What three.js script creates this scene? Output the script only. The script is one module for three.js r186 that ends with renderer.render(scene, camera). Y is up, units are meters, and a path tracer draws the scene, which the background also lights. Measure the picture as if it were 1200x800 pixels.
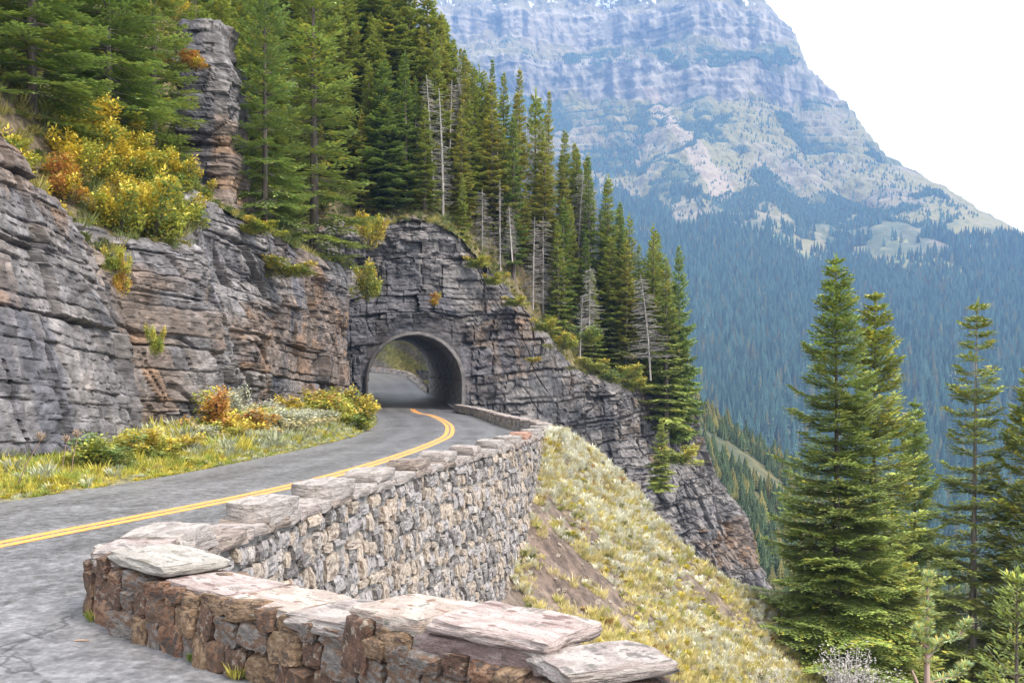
import * as THREE from 'three';
import { mergeGeometries, mergeVertices, toCreasedNormals } from 'three/addons/utils/BufferGeometryUtils.js';

// ---------------------------------------------------------------- camera, sky, sun, exposure
const scene = new THREE.Scene();
const camera = new THREE.PerspectiveCamera(2 * Math.atan(400 / 1200) * 180 / Math.PI, 1.5, 0.1, 12000);
camera.position.set(0, 2, 0);
camera.lookAt(0, 2, -10);
camera.setViewOffset(1200, 800, 0, -53, 1200, 800);   // lens shifted up: upright trunks and walls
{
  // even overcast: a little brighter towards the zenith, slight uneven cloud
  const W = 128, H = 64, a = new Float32Array(W * H * 4);
  for (let j = 0; j < H; j++) for (let i = 0; i < W; i++) {
    const el = ((j + 0.5) / H - 0.5) * Math.PI, s = Math.max(0, Math.sin(el));
    const L = 0.52 * (el < 0 ? 0.5 : 1.35 + 0.45 * s + 0.03 * Math.sin(i * 0.4 + 5 * s) * Math.sin(9 * s));
    a.set([L * 0.985, L * 0.995, L * 1.02, 1], (j * W + i) * 4);
  }
  const t = new THREE.DataTexture(a, W, H, THREE.RGBAFormat, THREE.FloatType);
  t.mapping = THREE.EquirectangularReflectionMapping; t.magFilter = THREE.LinearFilter; t.needsUpdate = true;
  scene.background = t; scene.environment = t;
}
const sun = new THREE.DirectionalLight(0xfff1e0, 1.5);
sun.position.set(52, 85, -8); sun.target.position.set(-5, 0, -50);
sun.castShadow = true; sun.shadow.radius = 24; sun.shadow.mapSize.set(2048, 2048);
Object.assign(sun.shadow.camera, { left: -90, right: 90, top: 90, bottom: -90, near: 1, far: 300 });
scene.add(sun, sun.target);
const renderer = new THREE.WebGLRenderer({ antialias: true });
renderer.toneMapping = THREE.LinearToneMapping;
renderer.toneMappingExposure = 3.75;
renderer.shadowMap.enabled = true;
scene.fog = new THREE.FogExp2(new THREE.Color(0.28, 0.53, 1.0), 0.00014);   // blue valley haze

// ---------------------------------------------------------------- helpers
function rng(seed) { let a = seed >>> 0; return () => { a = (a + 0x6D2B79F5) | 0; let t = Math.imul(a ^ (a >>> 15), 1 | a); t = (t + Math.imul(t ^ (t >>> 7), 61 | t)) ^ t; return ((t ^ (t >>> 14)) >>> 0) / 4294967296; }; }
function hash(i, j = 0, k = 0) { let h = (Math.imul(i | 0, 374761393) + Math.imul(j | 0, 668265263) + Math.imul(k | 0, 2147483647 ^ 0x5bd1e995)) | 0; h = Math.imul(h ^ (h >>> 13), 1274126177); h ^= h >>> 16; h = Math.imul(h, 0x85ebca6b); h ^= h >>> 13; return (h >>> 0) / 4294967296; }
const q5 = t => t * t * t * (t * (t * 6 - 15) + 10), mix = (a, b, t) => a + (b - a) * t, clamp = (x, a = 0, b = 1) => Math.min(b, Math.max(a, x));
const sstep = (a, b, x) => { const t = clamp((x - a) / (b - a)); return t * t * (3 - 2 * t); };
function vn(x, y, z = 0, s = 0) {   // value noise -1..1
  const i = Math.floor(x), j = Math.floor(y), k = Math.floor(z), u = q5(x - i), v = q5(y - j), w = q5(z - k), g = (a, b, c) => hash(i + a, j + b, (k + c) * 7 + s * 131);
  const l0 = mix(mix(g(0, 0, 0), g(1, 0, 0), u), mix(g(0, 1, 0), g(1, 1, 0), u), v);
  const l1 = w === 0 ? l0 : mix(mix(g(0, 0, 1), g(1, 0, 1), u), mix(g(0, 1, 1), g(1, 1, 1), u), v);
  return mix(l0, l1, w) * 2 - 1;
}
function fbm(x, y, z = 0, o = 4, s = 0) { let a = 0, f = 1, m = 0.5; for (let k = 0; k < o; k++) { a += m * vn(x * f, y * f, z * f, s + k); f *= 2.03; m *= 0.5; } return a; }
function tile(x, y, p, s) {          // noise that repeats every p cells
  const i = Math.floor(x), j = Math.floor(y), u = q5(x - i), v = q5(y - j), w = n => ((n % p) + p) % p, g = (a, b) => hash(w(i + a), w(j + b), s);
  return mix(mix(g(0, 0), g(1, 0), u), mix(g(0, 1), g(1, 1), u), v) * 2 - 1;
}
function tex(size, fn, srgb = true, rep = 1) {
  const [w, h] = Array.isArray(size) ? size : [size, size], a = new Uint8Array(w * h * 4);
  for (let j = 0; j < h; j++) for (let i = 0; i < w; i++) { const c = fn(i / w, j / h); for (let k = 0; k < 3; k++) a[(j * w + i) * 4 + k] = 255 * clamp(Array.isArray(c) ? c[k] : c); a[(j * w + i) * 4 + 3] = 255; }
  const t = new THREE.DataTexture(a, w, h); t.wrapS = t.wrapT = THREE.RepeatWrapping; t.magFilter = THREE.LinearFilter; t.minFilter = THREE.LinearMipmapLinearFilter; t.generateMipmaps = true;
  if (srgb) t.colorSpace = THREE.SRGBColorSpace;
  t.repeat.set(rep, rep); t.needsUpdate = true; return t;
}
const V = (x, d, y) => new THREE.Vector3(x, y, -d);       // d = metres ahead of the camera
const atX = (px, d) => (px - 600) / 1200 * d, atY = (py, d) => 2 - (py - 453) / 1200 * d;
const used = {};
function numbered(n) { const k = used[n] = (used[n] ?? -1) + 1; return k ? n + '_' + String(k).padStart(3, '0') : n; }
function tag(o, label, category, group) { o.userData.label = label; o.userData.category = category; if (group) o.userData.group = group; return o; }
function top(name, geo, mat) { const o = geo ? new THREE.Mesh(geo, mat) : new THREE.Group(); o.name = numbered(name); scene.add(o); return o; }
function struct(name, geo, mat) { const o = top(name, geo, mat); o.userData.kind = 'structure'; return o; }
function part(name, geo, mat, parent) { const o = new THREE.Mesh(geo, mat); o.name = name; parent.add(o); return o; }
function grid(nu, nv, fn, colorFn, skip) {   // fn(i,j) -> [x,y,z,u,v]
  const P = new Float32Array(nu * nv * 3), U = new Float32Array(nu * nv * 2), C = colorFn ? new Float32Array(nu * nv * 3) : null, I = [];
  for (let i = 0; i < nu; i++) for (let j = 0; j < nv; j++) { const k = i * nv + j, p = fn(i, j); P[k * 3] = p[0]; P[k * 3 + 1] = p[1]; P[k * 3 + 2] = p[2]; U[k * 2] = p[3] ?? 0; U[k * 2 + 1] = p[4] ?? 0; if (C) { const c = colorFn(i, j, p); C[k * 3] = c[0]; C[k * 3 + 1] = c[1]; C[k * 3 + 2] = c[2]; } }
  for (let i = 0; i + 1 < nu; i++) for (let j = 0; j + 1 < nv; j++) { if (skip && skip(i, j, P)) continue; const a = i * nv + j, b = a + nv; I.push(a, b, a + 1, b, b + 1, a + 1); }
  const g = new THREE.BufferGeometry(); g.setAttribute('position', new THREE.BufferAttribute(P, 3)); g.setAttribute('uv', new THREE.BufferAttribute(U, 2)); if (C) g.setAttribute('color', new THREE.BufferAttribute(C, 3));
  g.setIndex(I); g.computeVertexNormals(); return g;
}
function crom(pts, n) {               // Catmull-Rom through rows of numbers, resampled at equal plan distance (rows 0 and 1 are x and d)
  const raw = [], N = pts.length;
  for (let i = 0; i + 1 < N; i++) for (let k = 0; k < 40; k++) { const t = k / 40, a = pts[Math.max(0, i - 1)], b = pts[i], c = pts[i + 1], e = pts[Math.min(N - 1, i + 2)]; raw.push(b.map((_, m) => 0.5 * (2 * b[m] + (c[m] - a[m]) * t + (2 * a[m] - 5 * b[m] + 4 * c[m] - e[m]) * t * t + (3 * b[m] - a[m] - 3 * c[m] + e[m]) * t * t * t))); }
  raw.push(pts[N - 1]);
  const L = [0]; for (let i = 1; i < raw.length; i++) L.push(L[i - 1] + Math.hypot(raw[i][0] - raw[i - 1][0], raw[i][1] - raw[i - 1][1]));
  const total = L[L.length - 1], out = []; let k = 0;
  for (let i = 0; i < n; i++) { const s = total * i / (n - 1); while (k < L.length - 2 && L[k + 1] < s) k++; const t = clamp((s - L[k]) / (L[k + 1] - L[k] || 1)); out.push(raw[k].map((x, m) => mix(x, raw[k + 1][m], t))); }
  out.total = total; return out;
}

// ---------------------------------------------------------------- textures and materials
const fineRock = tex(512, (u, v) => { let a = 0; for (let o = 0, m = 0.5, p = 6; o < 6; o++, m *= 0.62, p *= 2) a += m * tile(u * p, v * p * 2, p * 2, 10 + o); const b = 0.80 + 0.26 * a; return [b, b * 0.99, b * 0.985]; }, true, 1 / 3);
const rockBump = tex(512, (u, v) => { let a = 0.5; for (let o = 0, m = 0.28, p = 8; o < 6; o++, m *= 0.6, p *= 2) a += m * tile(u * p, v * p * 2.5, p * 2.5, 30 + o); const l = tile(u * 8, v * 56, 56, 77); return a + 0.22 * Math.max(0, l) * tile(u * 5, v * 5, 5, 78); }, false, 1 / 3);
const rockMat = new THREE.MeshStandardMaterial({ color: 0xffffff, vertexColors: true, map: fineRock, bumpMap: rockBump, bumpScale: 0.05, roughness: 0.88, flatShading: true });
const soilBump = tex(256, (u, v) => { let a = 0.5; for (let o = 0, m = 0.3, p = 10; o < 5; o++, m *= 0.65, p *= 2) a += m * tile(u * p, v * p, p, 50 + o); return a; }, false, 0.5);
const soilMap = tex(256, (u, v) => { let a = 0; for (let o = 0, m = 0.5, p = 8; o < 5; o++, m *= 0.7, p *= 2) a += m * tile(u * p, v * p, p, 60 + o); const b = 0.8 + 0.3 * a; return [b, b, b]; }, true, 0.5);
const soilMat = new THREE.MeshStandardMaterial({ color: 0xffffff, vertexColors: true, map: soilMap, bumpMap: soilBump, bumpScale: 0.06, roughness: 0.95 });
const leafMat = new THREE.MeshPhysicalMaterial({ color: 0xffffff, vertexColors: true, roughness: 0.8, specularIntensity: 0.5, transmission: 0.3, thickness: 0, side: THREE.DoubleSide });
const firMat = leafMat.clone(); firMat.color.setRGB(1.28, 1.25, 1.1);
const barkTex = tex([64, 256], (u, v) => { let a = 0; for (let o = 0, m = 0.5, p = 4; o < 5; o++, m *= 0.7, p *= 2) a += m * tile(u * p * 2, v * p, p * 2, 90 + o); return 0.75 + 0.35 * a; });
const barkMat = new THREE.MeshStandardMaterial({ color: new THREE.Color(0.19, 0.155, 0.13), map: barkTex, roughness: 0.95 });
const paleBarkMat = new THREE.MeshStandardMaterial({ color: new THREE.Color(0.36, 0.32, 0.29), map: barkTex, roughness: 0.9 });
const deadMat = new THREE.MeshStandardMaterial({ color: new THREE.Color(0.47, 0.44, 0.415), map: barkTex, roughness: 0.9 });

// ---------------------------------------------------------------- lie of the land (x, d -> height)
const hillY = (x, d) => {
  const near = 9.3 + 0.92 * (-13.6 - x) + 0.02 * (d - 30), k = sstep(62, 84, d), dd = Math.min(d, 108);
  const far = 10.9 + 0.7 * (dd - 70) + 1.05 * (-12 - x) - 0.55 * Math.max(0, d - 108);
  return mix(near, far, k) + 0.9 * fbm(x * 0.13, d * 0.13, 0, 3, 3) + 0.25 * vn(x * 0.7, d * 0.7, 0, 8);
};
const nearWall = [[-3.42, 9.5], [-3.35, 8.95], [-2.75, 8.2], [-1.65, 7.15], [-0.35, 6.0], [0.28, 5.5], [0.5, 5.0], [0.58, 4.1], [0.6, 2.5], [0.6, 0.5], [0.6, -6]];
const sideWall = [[-3.42, 9.5], [-3.0, 13.5], [-2.1, 19.3], [-1.15, 24], [-0.2, 28.5], [0.65, 34], [1.2, 38.2], [1.3, 40.3]];
const farWall = [[1.3, 40.3], [1.0, 43], [0.3, 47.5], [-0.7, 55], [-2.3, 69], [-4.5, 83.6]];
function plDist(pts, x, d) { let b = 1e9; for (let i = 0; i + 1 < pts.length; i++) { const [x0, y0] = pts[i], [x1, y1] = pts[i + 1], t = clamp(((x - x0) * (x1 - x0) + (d - y0) * (y1 - y0)) / ((x1 - x0) ** 2 + (y1 - y0) ** 2)); b = Math.min(b, Math.hypot(x - mix(x0, x1, t), d - mix(y0, y1, t))); } return b; }
const bankY = (x, d) => {
  const cr = 36.5 + 1.2 * vn(x * 0.3, 4, 0, 5);
  let b = 0.3 + 0.464 * (Math.min(d, cr) - 36) - 0.823 * (x - 1.4) - 0.42 * Math.max(0, d - cr);
  b += 0.45 * fbm(x * 0.25, d * 0.25, 0, 3, 21) + 0.12 * vn(x * 1.3, d * 1.3, 0, 22);
  const f = -0.5 - 0.8 * Math.max(0, plDist(nearWall, x, d) - 0.4) + 0.3 * fbm(x * 0.4, d * 0.4, 0, 3, 23);
  const g = 0.1 - 1.0 * Math.max(0, plDist(farWall, x, d) - 0.5);
  return Math.max(Math.min(b, 0.32), d < 16 ? f : -99, d > 39 ? g : -99);
};
// ---------------------------------------------------------------- rock
function layer(s, b, L, W, seed) {     // bedded, jointed rock: which block, and how near its edge
  let r = Math.floor(b / L), f = b / L - r; const jb = k => (hash(k, seed, 5) - 0.5) * 0.7;
  if (f < jb(r)) r--; else if (f > 1 + jb(r + 1)) r++;
  f = b / L;
  const db = Math.min(f - r - jb(r), r + 1 + jb(r + 1) - f) * L;
  const w = W * (0.55 + 0.9 * hash(r, seed, 9)), q = s / w + hash(r, seed, 11) * 7;
  let c = Math.floor(q), g = q - c; const jc = k => (hash(k, r, seed + 3) - 0.5) * 0.7;
  if (g < jc(c)) c--; else if (g > 1 + jc(c + 1)) c++;
  const dj = Math.min(q - c - jc(c), c + 1 + jc(c + 1) - q) * w;
  return [hash(r, c, seed + 17) - 0.5, hash(r, seed, 23) - 0.5, db, dj, hash(c, r, seed + 31), (q - c - 0.5) * w * (hash(r, c, seed + 41) - 0.5), (f - r - 0.5) * L * (hash(r, c, seed + 43) - 0.5)];
}
function rockDisp(s, y, o) {
  const wx = 0.5 * fbm(s * 0.35, y * 0.35, 0, 3, o.seed), b = y + o.dip * s + (o.warp ?? 0.6) * fbm(s * 0.19, y * 0.2, 3, 4, o.seed + 1) + 0.045 * vn(s * 1.7, y * 1.5, 0, o.seed + 4), j = s + wx + y * o.rake * (1 + 2 * vn(s * 0.1, 1, 0, o.seed + 8));
  const A = layer(j, b, 2.3, 3.1, o.seed), B = layer(j + 0.3, b + 0.2, 0.72, 1.3, o.seed + 40), C = layer(j, b, 0.24, 0.55, o.seed + 80);
  const g = (d, w) => clamp(1 - d / w);
  const rl = o.rows ?? 1, cut = sstep(-0.25, 0.2, fbm(s * 0.3, y * 0.3, 11, 2, o.seed + 9));   // in places the rock is massive, in others well split
  let h = 0.62 * A[0] + 0.30 * rl * A[1] + 0.38 * A[5] + 0.45 * A[6] + (0.35 + 0.65 * cut) * (0.32 * B[0] + 0.16 * rl * B[1] + 0.7 * B[5] + 0.8 * B[6]) + (0.2 + 0.8 * cut) * (0.10 * C[0] + 0.05 * rl * C[1] + 0.7 * C[5] + 0.8 * C[6]);
  const gm = clamp(0.55 + 1.1 * fbm(s * 0.6, y * 0.8, 13, 2, o.seed + 14), 0.1, 1.1);
  const gr = gm * 0.40 * g(A[2], 0.085) + 0.42 * g(A[3], 0.075) * (hash(A[4] * 999 | 0) > 0.3) + gm * 0.17 * g(B[2], 0.05) + 0.13 * g(B[3], 0.045) * (B[4] > 0.45) + (0.3 + 0.7 * cut) * 0.035 * g(C[2], 0.03);
  const dj = Math.abs(fbm(s * 0.21 + y * 0.16, y * 0.10 - s * 0.05, 15, 2, o.seed + 15)); const diag = 0.22 * clamp(1 - dj / 0.012);     // long slanting cracks
  if (o.big) h += 1.5 * fbm(s * 0.13, y * 0.16, 5, 3, o.seed + 12) + 0.5 * Math.abs(fbm(s * 0.5, y * 0.5, 6, 3, o.seed + 13)); h += 0.42 * fbm(s * 0.28, y * 0.28, 7, 3, o.seed + 2) + 0.07 * fbm(s * 2.4, y * 3.4, 2, 4, o.seed + 3);
  return [h, A, B, C, gr + diag];
}
const ROCK = { grey: [0.175, 0.170, 0.178], pale: [0.27, 0.257, 0.252], blue: [0.10, 0.105, 0.132], brown: [0.205, 0.157, 0.125], rust: [0.25, 0.155, 0.09], dark: [0.075, 0.072, 0.078] };
const mix3 = (a, b, t) => [mix(a[0], b[0], t), mix(a[1], b[1], t), mix(a[2], b[2], t)];
function rockColor(s, y, D, o, p) {
  const wu = p ? p[0] - p[2] : s, wv = p ? y + 0.15 * (p[0] + p[2]) : y;
  const [, A, B, C] = D;
  let c = mix3(ROCK.grey, ROCK.pale, clamp(0.42 + 1.3 * B[0] + 0.8 * fbm(s * 0.3, y * 0.5, 1, 3, o.seed + 5)));
  const br = clamp((fbm(s * 0.16, y * 0.22, 4, 3, o.seed + 6) + 0.35 * B[0] + 0.3 * A[1] - (o.brown ?? 0.12)) * 4);
  c = mix3(c, B[4] > 0.72 ? ROCK.rust : ROCK.brown, br * 0.85);
  const st = clamp((fbm(s * 0.45, y * 0.09, 9, 4, o.seed + 7) + (o.darkTone ? o.darkTone(s, y) : 0) - 0.16) * 4.5);
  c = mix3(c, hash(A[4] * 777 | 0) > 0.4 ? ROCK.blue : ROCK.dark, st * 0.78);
  const m = 0.86 + 0.42 * C[0] + 0.20 * vn(wu * 9, wv * 14, 0, 6) + 0.16 * vn(wu * 3.1, wv * 5, 0, 7); return [c[0] * m, c[1] * m, c[2] * m];
}
function rockUV(g) { const p = g.attributes.position, u = g.attributes.uv; for (let i = 0; i < p.count; i++) u.setXY(i, p.getX(i) - p.getZ(i), p.getY(i) + 0.15 * (p.getX(i) + p.getZ(i))); g.deleteAttribute('normal'); }
function ribbonCliff(ctrl, ds, dh, o) {   // rows: x, d, foot, top, lean, strength
  const n = Math.round(crom(ctrl, 3).total / ds), P = crom(ctrl, n), step = P.total / (n - 1), N = [], NS = [];
  for (const [T, w] of [[N, 1.1], [NS, 6]]) { const k = Math.max(2, Math.round(w / step));
  for (let i = 0; i < n; i++) { const a = P[Math.max(0, i - k)], b = P[Math.min(n - 1, i + k)], l = Math.hypot(b[0] - a[0], b[1] - a[1]); T.push([(b[1] - a[1]) / l, -(b[0] - a[0]) / l]); } }
  const hmax = Math.max(...P.map(p => p[3] - p[2])), m = Math.round(hmax / dh), over = Math.round((o.over ?? 3) / (dh * 2)), D = new Array(n * (m + over));
  const geo = grid(n, m + over, (i, j) => {
    const p = P[i], s = i * step, nn = N[i], ns = NS[i]; let y, off, fade = 1;
    if (j < m) { const t = j / (m - 1); y = p[2] + (p[3] - p[2]) * t; off = -p[4] * (y - p[2]); const r = clamp((y - (p[3] - 1.2)) / 1.2); off -= r * r * 0.5; }
    else { const q = (j - m + 1) * dh * 2; y = p[3] + 0.35 * q; off = -p[4] * (p[3] - p[2]) - 0.5 - q; fade = 0.6; }
    const f = rockDisp(s, j < m ? y : p[3] + (j - m) * 0.05, o); D[i * (m + over) + j] = [f, y, s];
    let h = (f[0] * p[5] - f[4]) * fade; if (o.mask) h *= o.mask(p[0] + ns[0] * off, y);
    if (j >= m) y += h * 0.5;
    return [p[0] + ns[0] * off + nn[0] * h, y, -(p[1] + ns[1] * off + nn[1] * h), 0, 0];
  }, (i, j, p) => { const e = D[i * (m + over) + j]; return (o.color ?? rockColor)(e[2], e[1], e[0], o, p); }, o.hole && ((i, j, Q) => { const a = (i * (m + over) + j) * 3; return o.hole(Q[a], Q[a + 1], -Q[a + 2]); }));
  rockUV(geo); geo.userData.edge = P.map((p, i) => { const f = p[4] * (p[3] - p[2]) + 0.5; return [p[0] - NS[i][0] * f, p[1] - NS[i][1] * f, p[3]]; });
  return geo;
}
// the road-cut on the left: three stepped buttresses
const leftCliff = [
  [-30, 6, -1, 12, 0.12, 1], [-19, 11, -1, 11, 0.14, 1], [-12.6, 16.6, -0.6, 10.0, 0.18, 0.5], [-10.9, 20.6, -0.5, 9.8, 0.22, 0.42], [-10.1, 25.2, -0.5, 9.2, 0.3, 0.42], [-9.9, 29.0, -0.5, 7.6, 0.38, 0.5], [-10.9, 30.6, -0.4, 6.0, 0.3, 0.7], [-11.6, 31.8, -0.3, 5.9, 0.2, 0.7],
  [-11.1, 33.4, -0.3, 6.7, 0.16, 0.6], [-10.55, 35.8, -0.3, 6.9, 0.1, 0.6], [-10.7, 37.6, -0.3, 7.1, 0.08, 0.75], [-11.9, 39.5, -0.3, 8.6, 0.06, 0.9], [-12.3, 43.4, -0.3, 10.2, 0.08, 1], [-12.0, 48.5, -0.3, 10.2, 0.06, 1], [-11.4, 54.5, -0.3, 9.8, 0.02, 0.9], [-10.8, 60.5, -0.3, 9.6, 0.01, 0.7], [-10.35, 64.3, -0.3, 9.8, 0.0, 0.45], [-11.2, 66.6, -0.3, 9.8, 0, 0.6], [-13.6, 70, -0.3, 10.5, 0, 0.8], [-15.2, 76, -0.3, 12, 0, 0.8], [-16, 84, -0.3, 13, 0, 0.8]];
const cliffObj = struct('cliff', ribbonCliff(leftCliff, 0.075, 0.06, { seed: 3, dip: 0.045, rake: 0.16, rows: 0.45, warp: 0.12, brown: 0.10, darkTone: (s, y) => 0.55 * sstep(34, 27, s) * sstep(7.0, 4.0, y) + 0.2 * sstep(60, 66, s) * 0 }), rockMat);  // water stain, blue-dark, low on the first buttress
// the rock spur that the road is driven through
const archX0 = -11.95, archX1 = -4.15, archD = 85, archC = (archX0 + archX1) / 2, archR = (archX1 - archX0) / 2;
const archTop = (x, grow = 0) => { const q = (x - archC) / (archR + grow); return Math.abs(q) >= 1 ? -99 : 2.35 + (3.95 + grow) * Math.sqrt(1 - q * q); };
const spur = [
  [-19, 82.5, -0.6, 15.5, 0.05, 1], [-15, 84.2, -0.6, 15.6, 0.05, 1], [-12, 85, -0.6, 15.6, 0.07, 1], [-8, 85, -0.6, 16.2, 0.09, 1], [-5, 85, -1, 15.4, 0.14, 1], [-2.4, 85.2, -2, 13.2, 0.26, 1], [1, 85.8, -5, 10.6, 0.36, 1], [5, 86.6, -9, 6.8, 0.46, 1], [9.5, 88.5, -14, 3.2, 0.5, 1], [14.5, 90, -18, 1.6, 0.5, 1.1], [19.5, 92, -24, 1.4, 0.42, 1.2], [24.5, 95, -26, 1.2, 0.42, 1.2], [29, 100, -28, 1, 0.45, 1.2], [31, 110, -30, 0, 0.5, 1.2]];
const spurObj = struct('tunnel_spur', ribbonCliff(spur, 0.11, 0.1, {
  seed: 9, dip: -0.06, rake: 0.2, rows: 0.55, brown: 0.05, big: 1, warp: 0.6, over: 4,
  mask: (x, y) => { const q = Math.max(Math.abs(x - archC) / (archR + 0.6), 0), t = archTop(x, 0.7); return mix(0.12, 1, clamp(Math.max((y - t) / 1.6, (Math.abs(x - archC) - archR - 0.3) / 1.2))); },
  darkTone: (s, y) => 0.9 * sstep(8.2, 5.2, Math.abs(s - 9.8) + Math.max(0, y - 7.5) * 1.7 + 1.5 * vn(s * 0.6, y * 0.5, 0, 66)),  // rock colour turned blue-dark around the tunnel arch, with a ragged edge
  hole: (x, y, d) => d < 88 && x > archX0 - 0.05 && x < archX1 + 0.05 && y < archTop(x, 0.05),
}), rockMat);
{ // free-standing rock column
  const n = 110, m = 190, o = { seed: 19, dip: 0.03, rake: 0.2, rows: 0.5, brown: 0.12 }, D = [], H = 15.2, y0 = 6.2;
  const geo = grid(n, m, (i, j) => {
    const a = -i / (n - 1) * Math.PI * 2, y = y0 + H * Math.min(1, j / (m - 14)), cap = Math.max(0, (j - (m - 14)) / 13), t = (y - y0) / H;
    const sq = 1 / Math.pow(Math.abs(Math.cos(a)) ** 5 + Math.abs(Math.sin(a)) ** 5, 0.2), st = [[0, 2.3], [0.18, 2.2], [0.42, 1.75], [0.52, 1.6], [0.56, 1.25], [0.72, 1.3], [0.8, 1.42], [0.9, 1.2], [1, 1.15]]; let R = 1.2;
    for (let k = 0; k + 1 < st.length; k++) if (t >= st[k][0] && t <= st[k + 1][0]) R = mix(st[k][1], st[k + 1][1], (t - st[k][0]) / (st[k + 1][0] - st[k][0]));
    const s = a * 1.5 + 40, w = i === 0 || i === n - 1 ? 40 : s, f = rockDisp(w, y * 1.0, o); D.push([f, y, w]);
    const r = (R * 1.14 + 0.7 * (f[0] - f[4])) * sq * (1 - cap);
    return [-16.35 - 0.15 * (1 - t) + 0.3 * vn(y * 0.5, 3, 0, 44) + Math.cos(a) * r, y + 0.25 * Math.sqrt(cap) + (cap ? 0.15 * vn(a * 2, cap * 4) : 0), -(55.5 - Math.sin(a) * r * 1.15), s, y];
  }, (i, j) => { const e = D[i * m + j]; return rockColor(e[2], e[1], e[0], o); });
  rockUV(geo); tag(top('rock_column', geo, rockMat), 'tall slender column of layered grey rock standing between the firs', 'rock');
}
// ---------------------------------------------------------------- road
const roadPts = [[-13.5, -12, 0], [-9.6, 2, 0], [-6.4, 12.8, 0], [-4.45, 20, 0], [-3.4, 27.5, 0], [-2.75, 36, 0], [-2.65, 43, 0], [-3.5, 55, 0], [-5.5, 70, 0], [-8.05, 84, 0], [-11.2, 103, 1.2], [-14.2, 121, 2.5], [-18.5, 134, 3.5], [-27, 143, 4.3], [-42, 149, 5.4]];
const RC = crom(roadPts, 700);
function roadAt(d) { let b = 0, e = 1e9; for (let i = 0; i < RC.length; i += 2) { const q = Math.abs(RC[i][1] - d); if (q < e) { e = q; b = RC[i][0]; } } return b; }
function roadY(d) { let b = 0, e = 1e9; for (let i = 0; i < RC.length; i += 2) { const q = Math.abs(RC[i][1] - d); if (q < e) { e = q; b = RC[i][2]; } } return b; }
const asphaltMap = tex([512, 1024], (u, v) => {
  let a = 0; for (let o = 0, m = 0.5, p = 64; o < 4; o++, m *= 0.9, p *= 2) a += m * tile(u * p, v * p * 2, p * 2, 110 + o);
  const x = u * 7.4 - 3.7, tr = k => Math.exp(-(((Math.abs(x) - k) / 0.42) ** 2));
  const streak = tile(u * 90, v * 3, 90, 121) * 0.5 + tile(u * 34, v * 5, 34, 122) * 0.7;
  const blot = tile(u * 5, v * 14, 70, 123) + 0.6 * tile(u * 11, v * 29, 319, 124);
  const b = 0.40 + 0.12 * a + 0.028 * streak + 0.02 * blot - 0.05 * (tr(0.95) + tr(2.5)) * (1 + 0.8 * tile(u * 8, v * 9, 72, 125));
  return [b * 1.0, b * 1.0, b * 1.03];
});
const asphaltBump = tex(256, (u, v) => 0.5 + 0.3 * tile(u * 128, v * 128, 128, 131) + 0.25 * tile(u * 64, v * 64, 64, 132), false, 1);
asphaltBump.repeat.set(8, 8);
const roadMat = new THREE.MeshPhysicalMaterial({ color: 0xffffff, map: asphaltMap, bumpMap: asphaltBump, bumpScale: 0.008, roughness: 0.34 });
function ribbon(path, off0, off1, lift, nv, vrep, from = 0, to = path.length - 1) {
  return grid(to - from + 1, nv, (i, j) => {
    const k = i + from, p = path[k], a = path[Math.max(0, k - 1)], b = path[Math.min(path.length - 1, k + 1)], l = Math.hypot(b[0] - a[0], b[1] - a[1]), nx = (b[1] - a[1]) / l, nd = -(b[0] - a[0]) / l, o = mix(typeof off1 === 'function' ? off1(p) : off1, off0, j / (nv - 1));
    return [p[0] + nx * o, p[2] + lift + 0.03 * (1 - (o / 3.6) ** 2), -(p[1] + nd * o), (o + 3.7) / 7.4, k / (path.length - 1) * vrep];
  });
}
const rightEdge = p => p[1] > 9.6 && p[1] < 84 ? clamp(Math.min(plDist(sideWall, p[0], p[1]), plDist(farWall, p[0], p[1])) - 0.12, 2.3, 4.6) : p[1] >= 84 && p[1] < 106 ? 3.6 : 3.25;
const road = struct('road', ribbon(RC, -3.75, rightEdge, 0, 12, 12), roadMat);
const lineMap = tex([128, 512], (u, v) => { let a = 0; for (let o = 0, m = 0.5, p = 8; o < 5; o++, m *= 0.7, p *= 2) a += m * tile(u * p, v * p * 4, p * 4, 140 + o); const w = clamp((a + 0.12) * 5); return mix3([0.92, 0.585, 0.18], [0.60, 0.49, 0.38], clamp(1 - w) * 0.85); });
const lineMat = new THREE.MeshStandardMaterial({ map: lineMap, roughness: 0.6 });
for (const o of [-0.21, 0.035]) { const g = ribbon(RC, o, o + 0.175, 0.004, 2, 100, 0, RC.findIndex(p => p[1] > 86)), uv = g.attributes.uv; for (let i = 0; i < uv.count; i++) uv.setX(i, i % 2); part('yellow_line', g, lineMat, road); }
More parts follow.
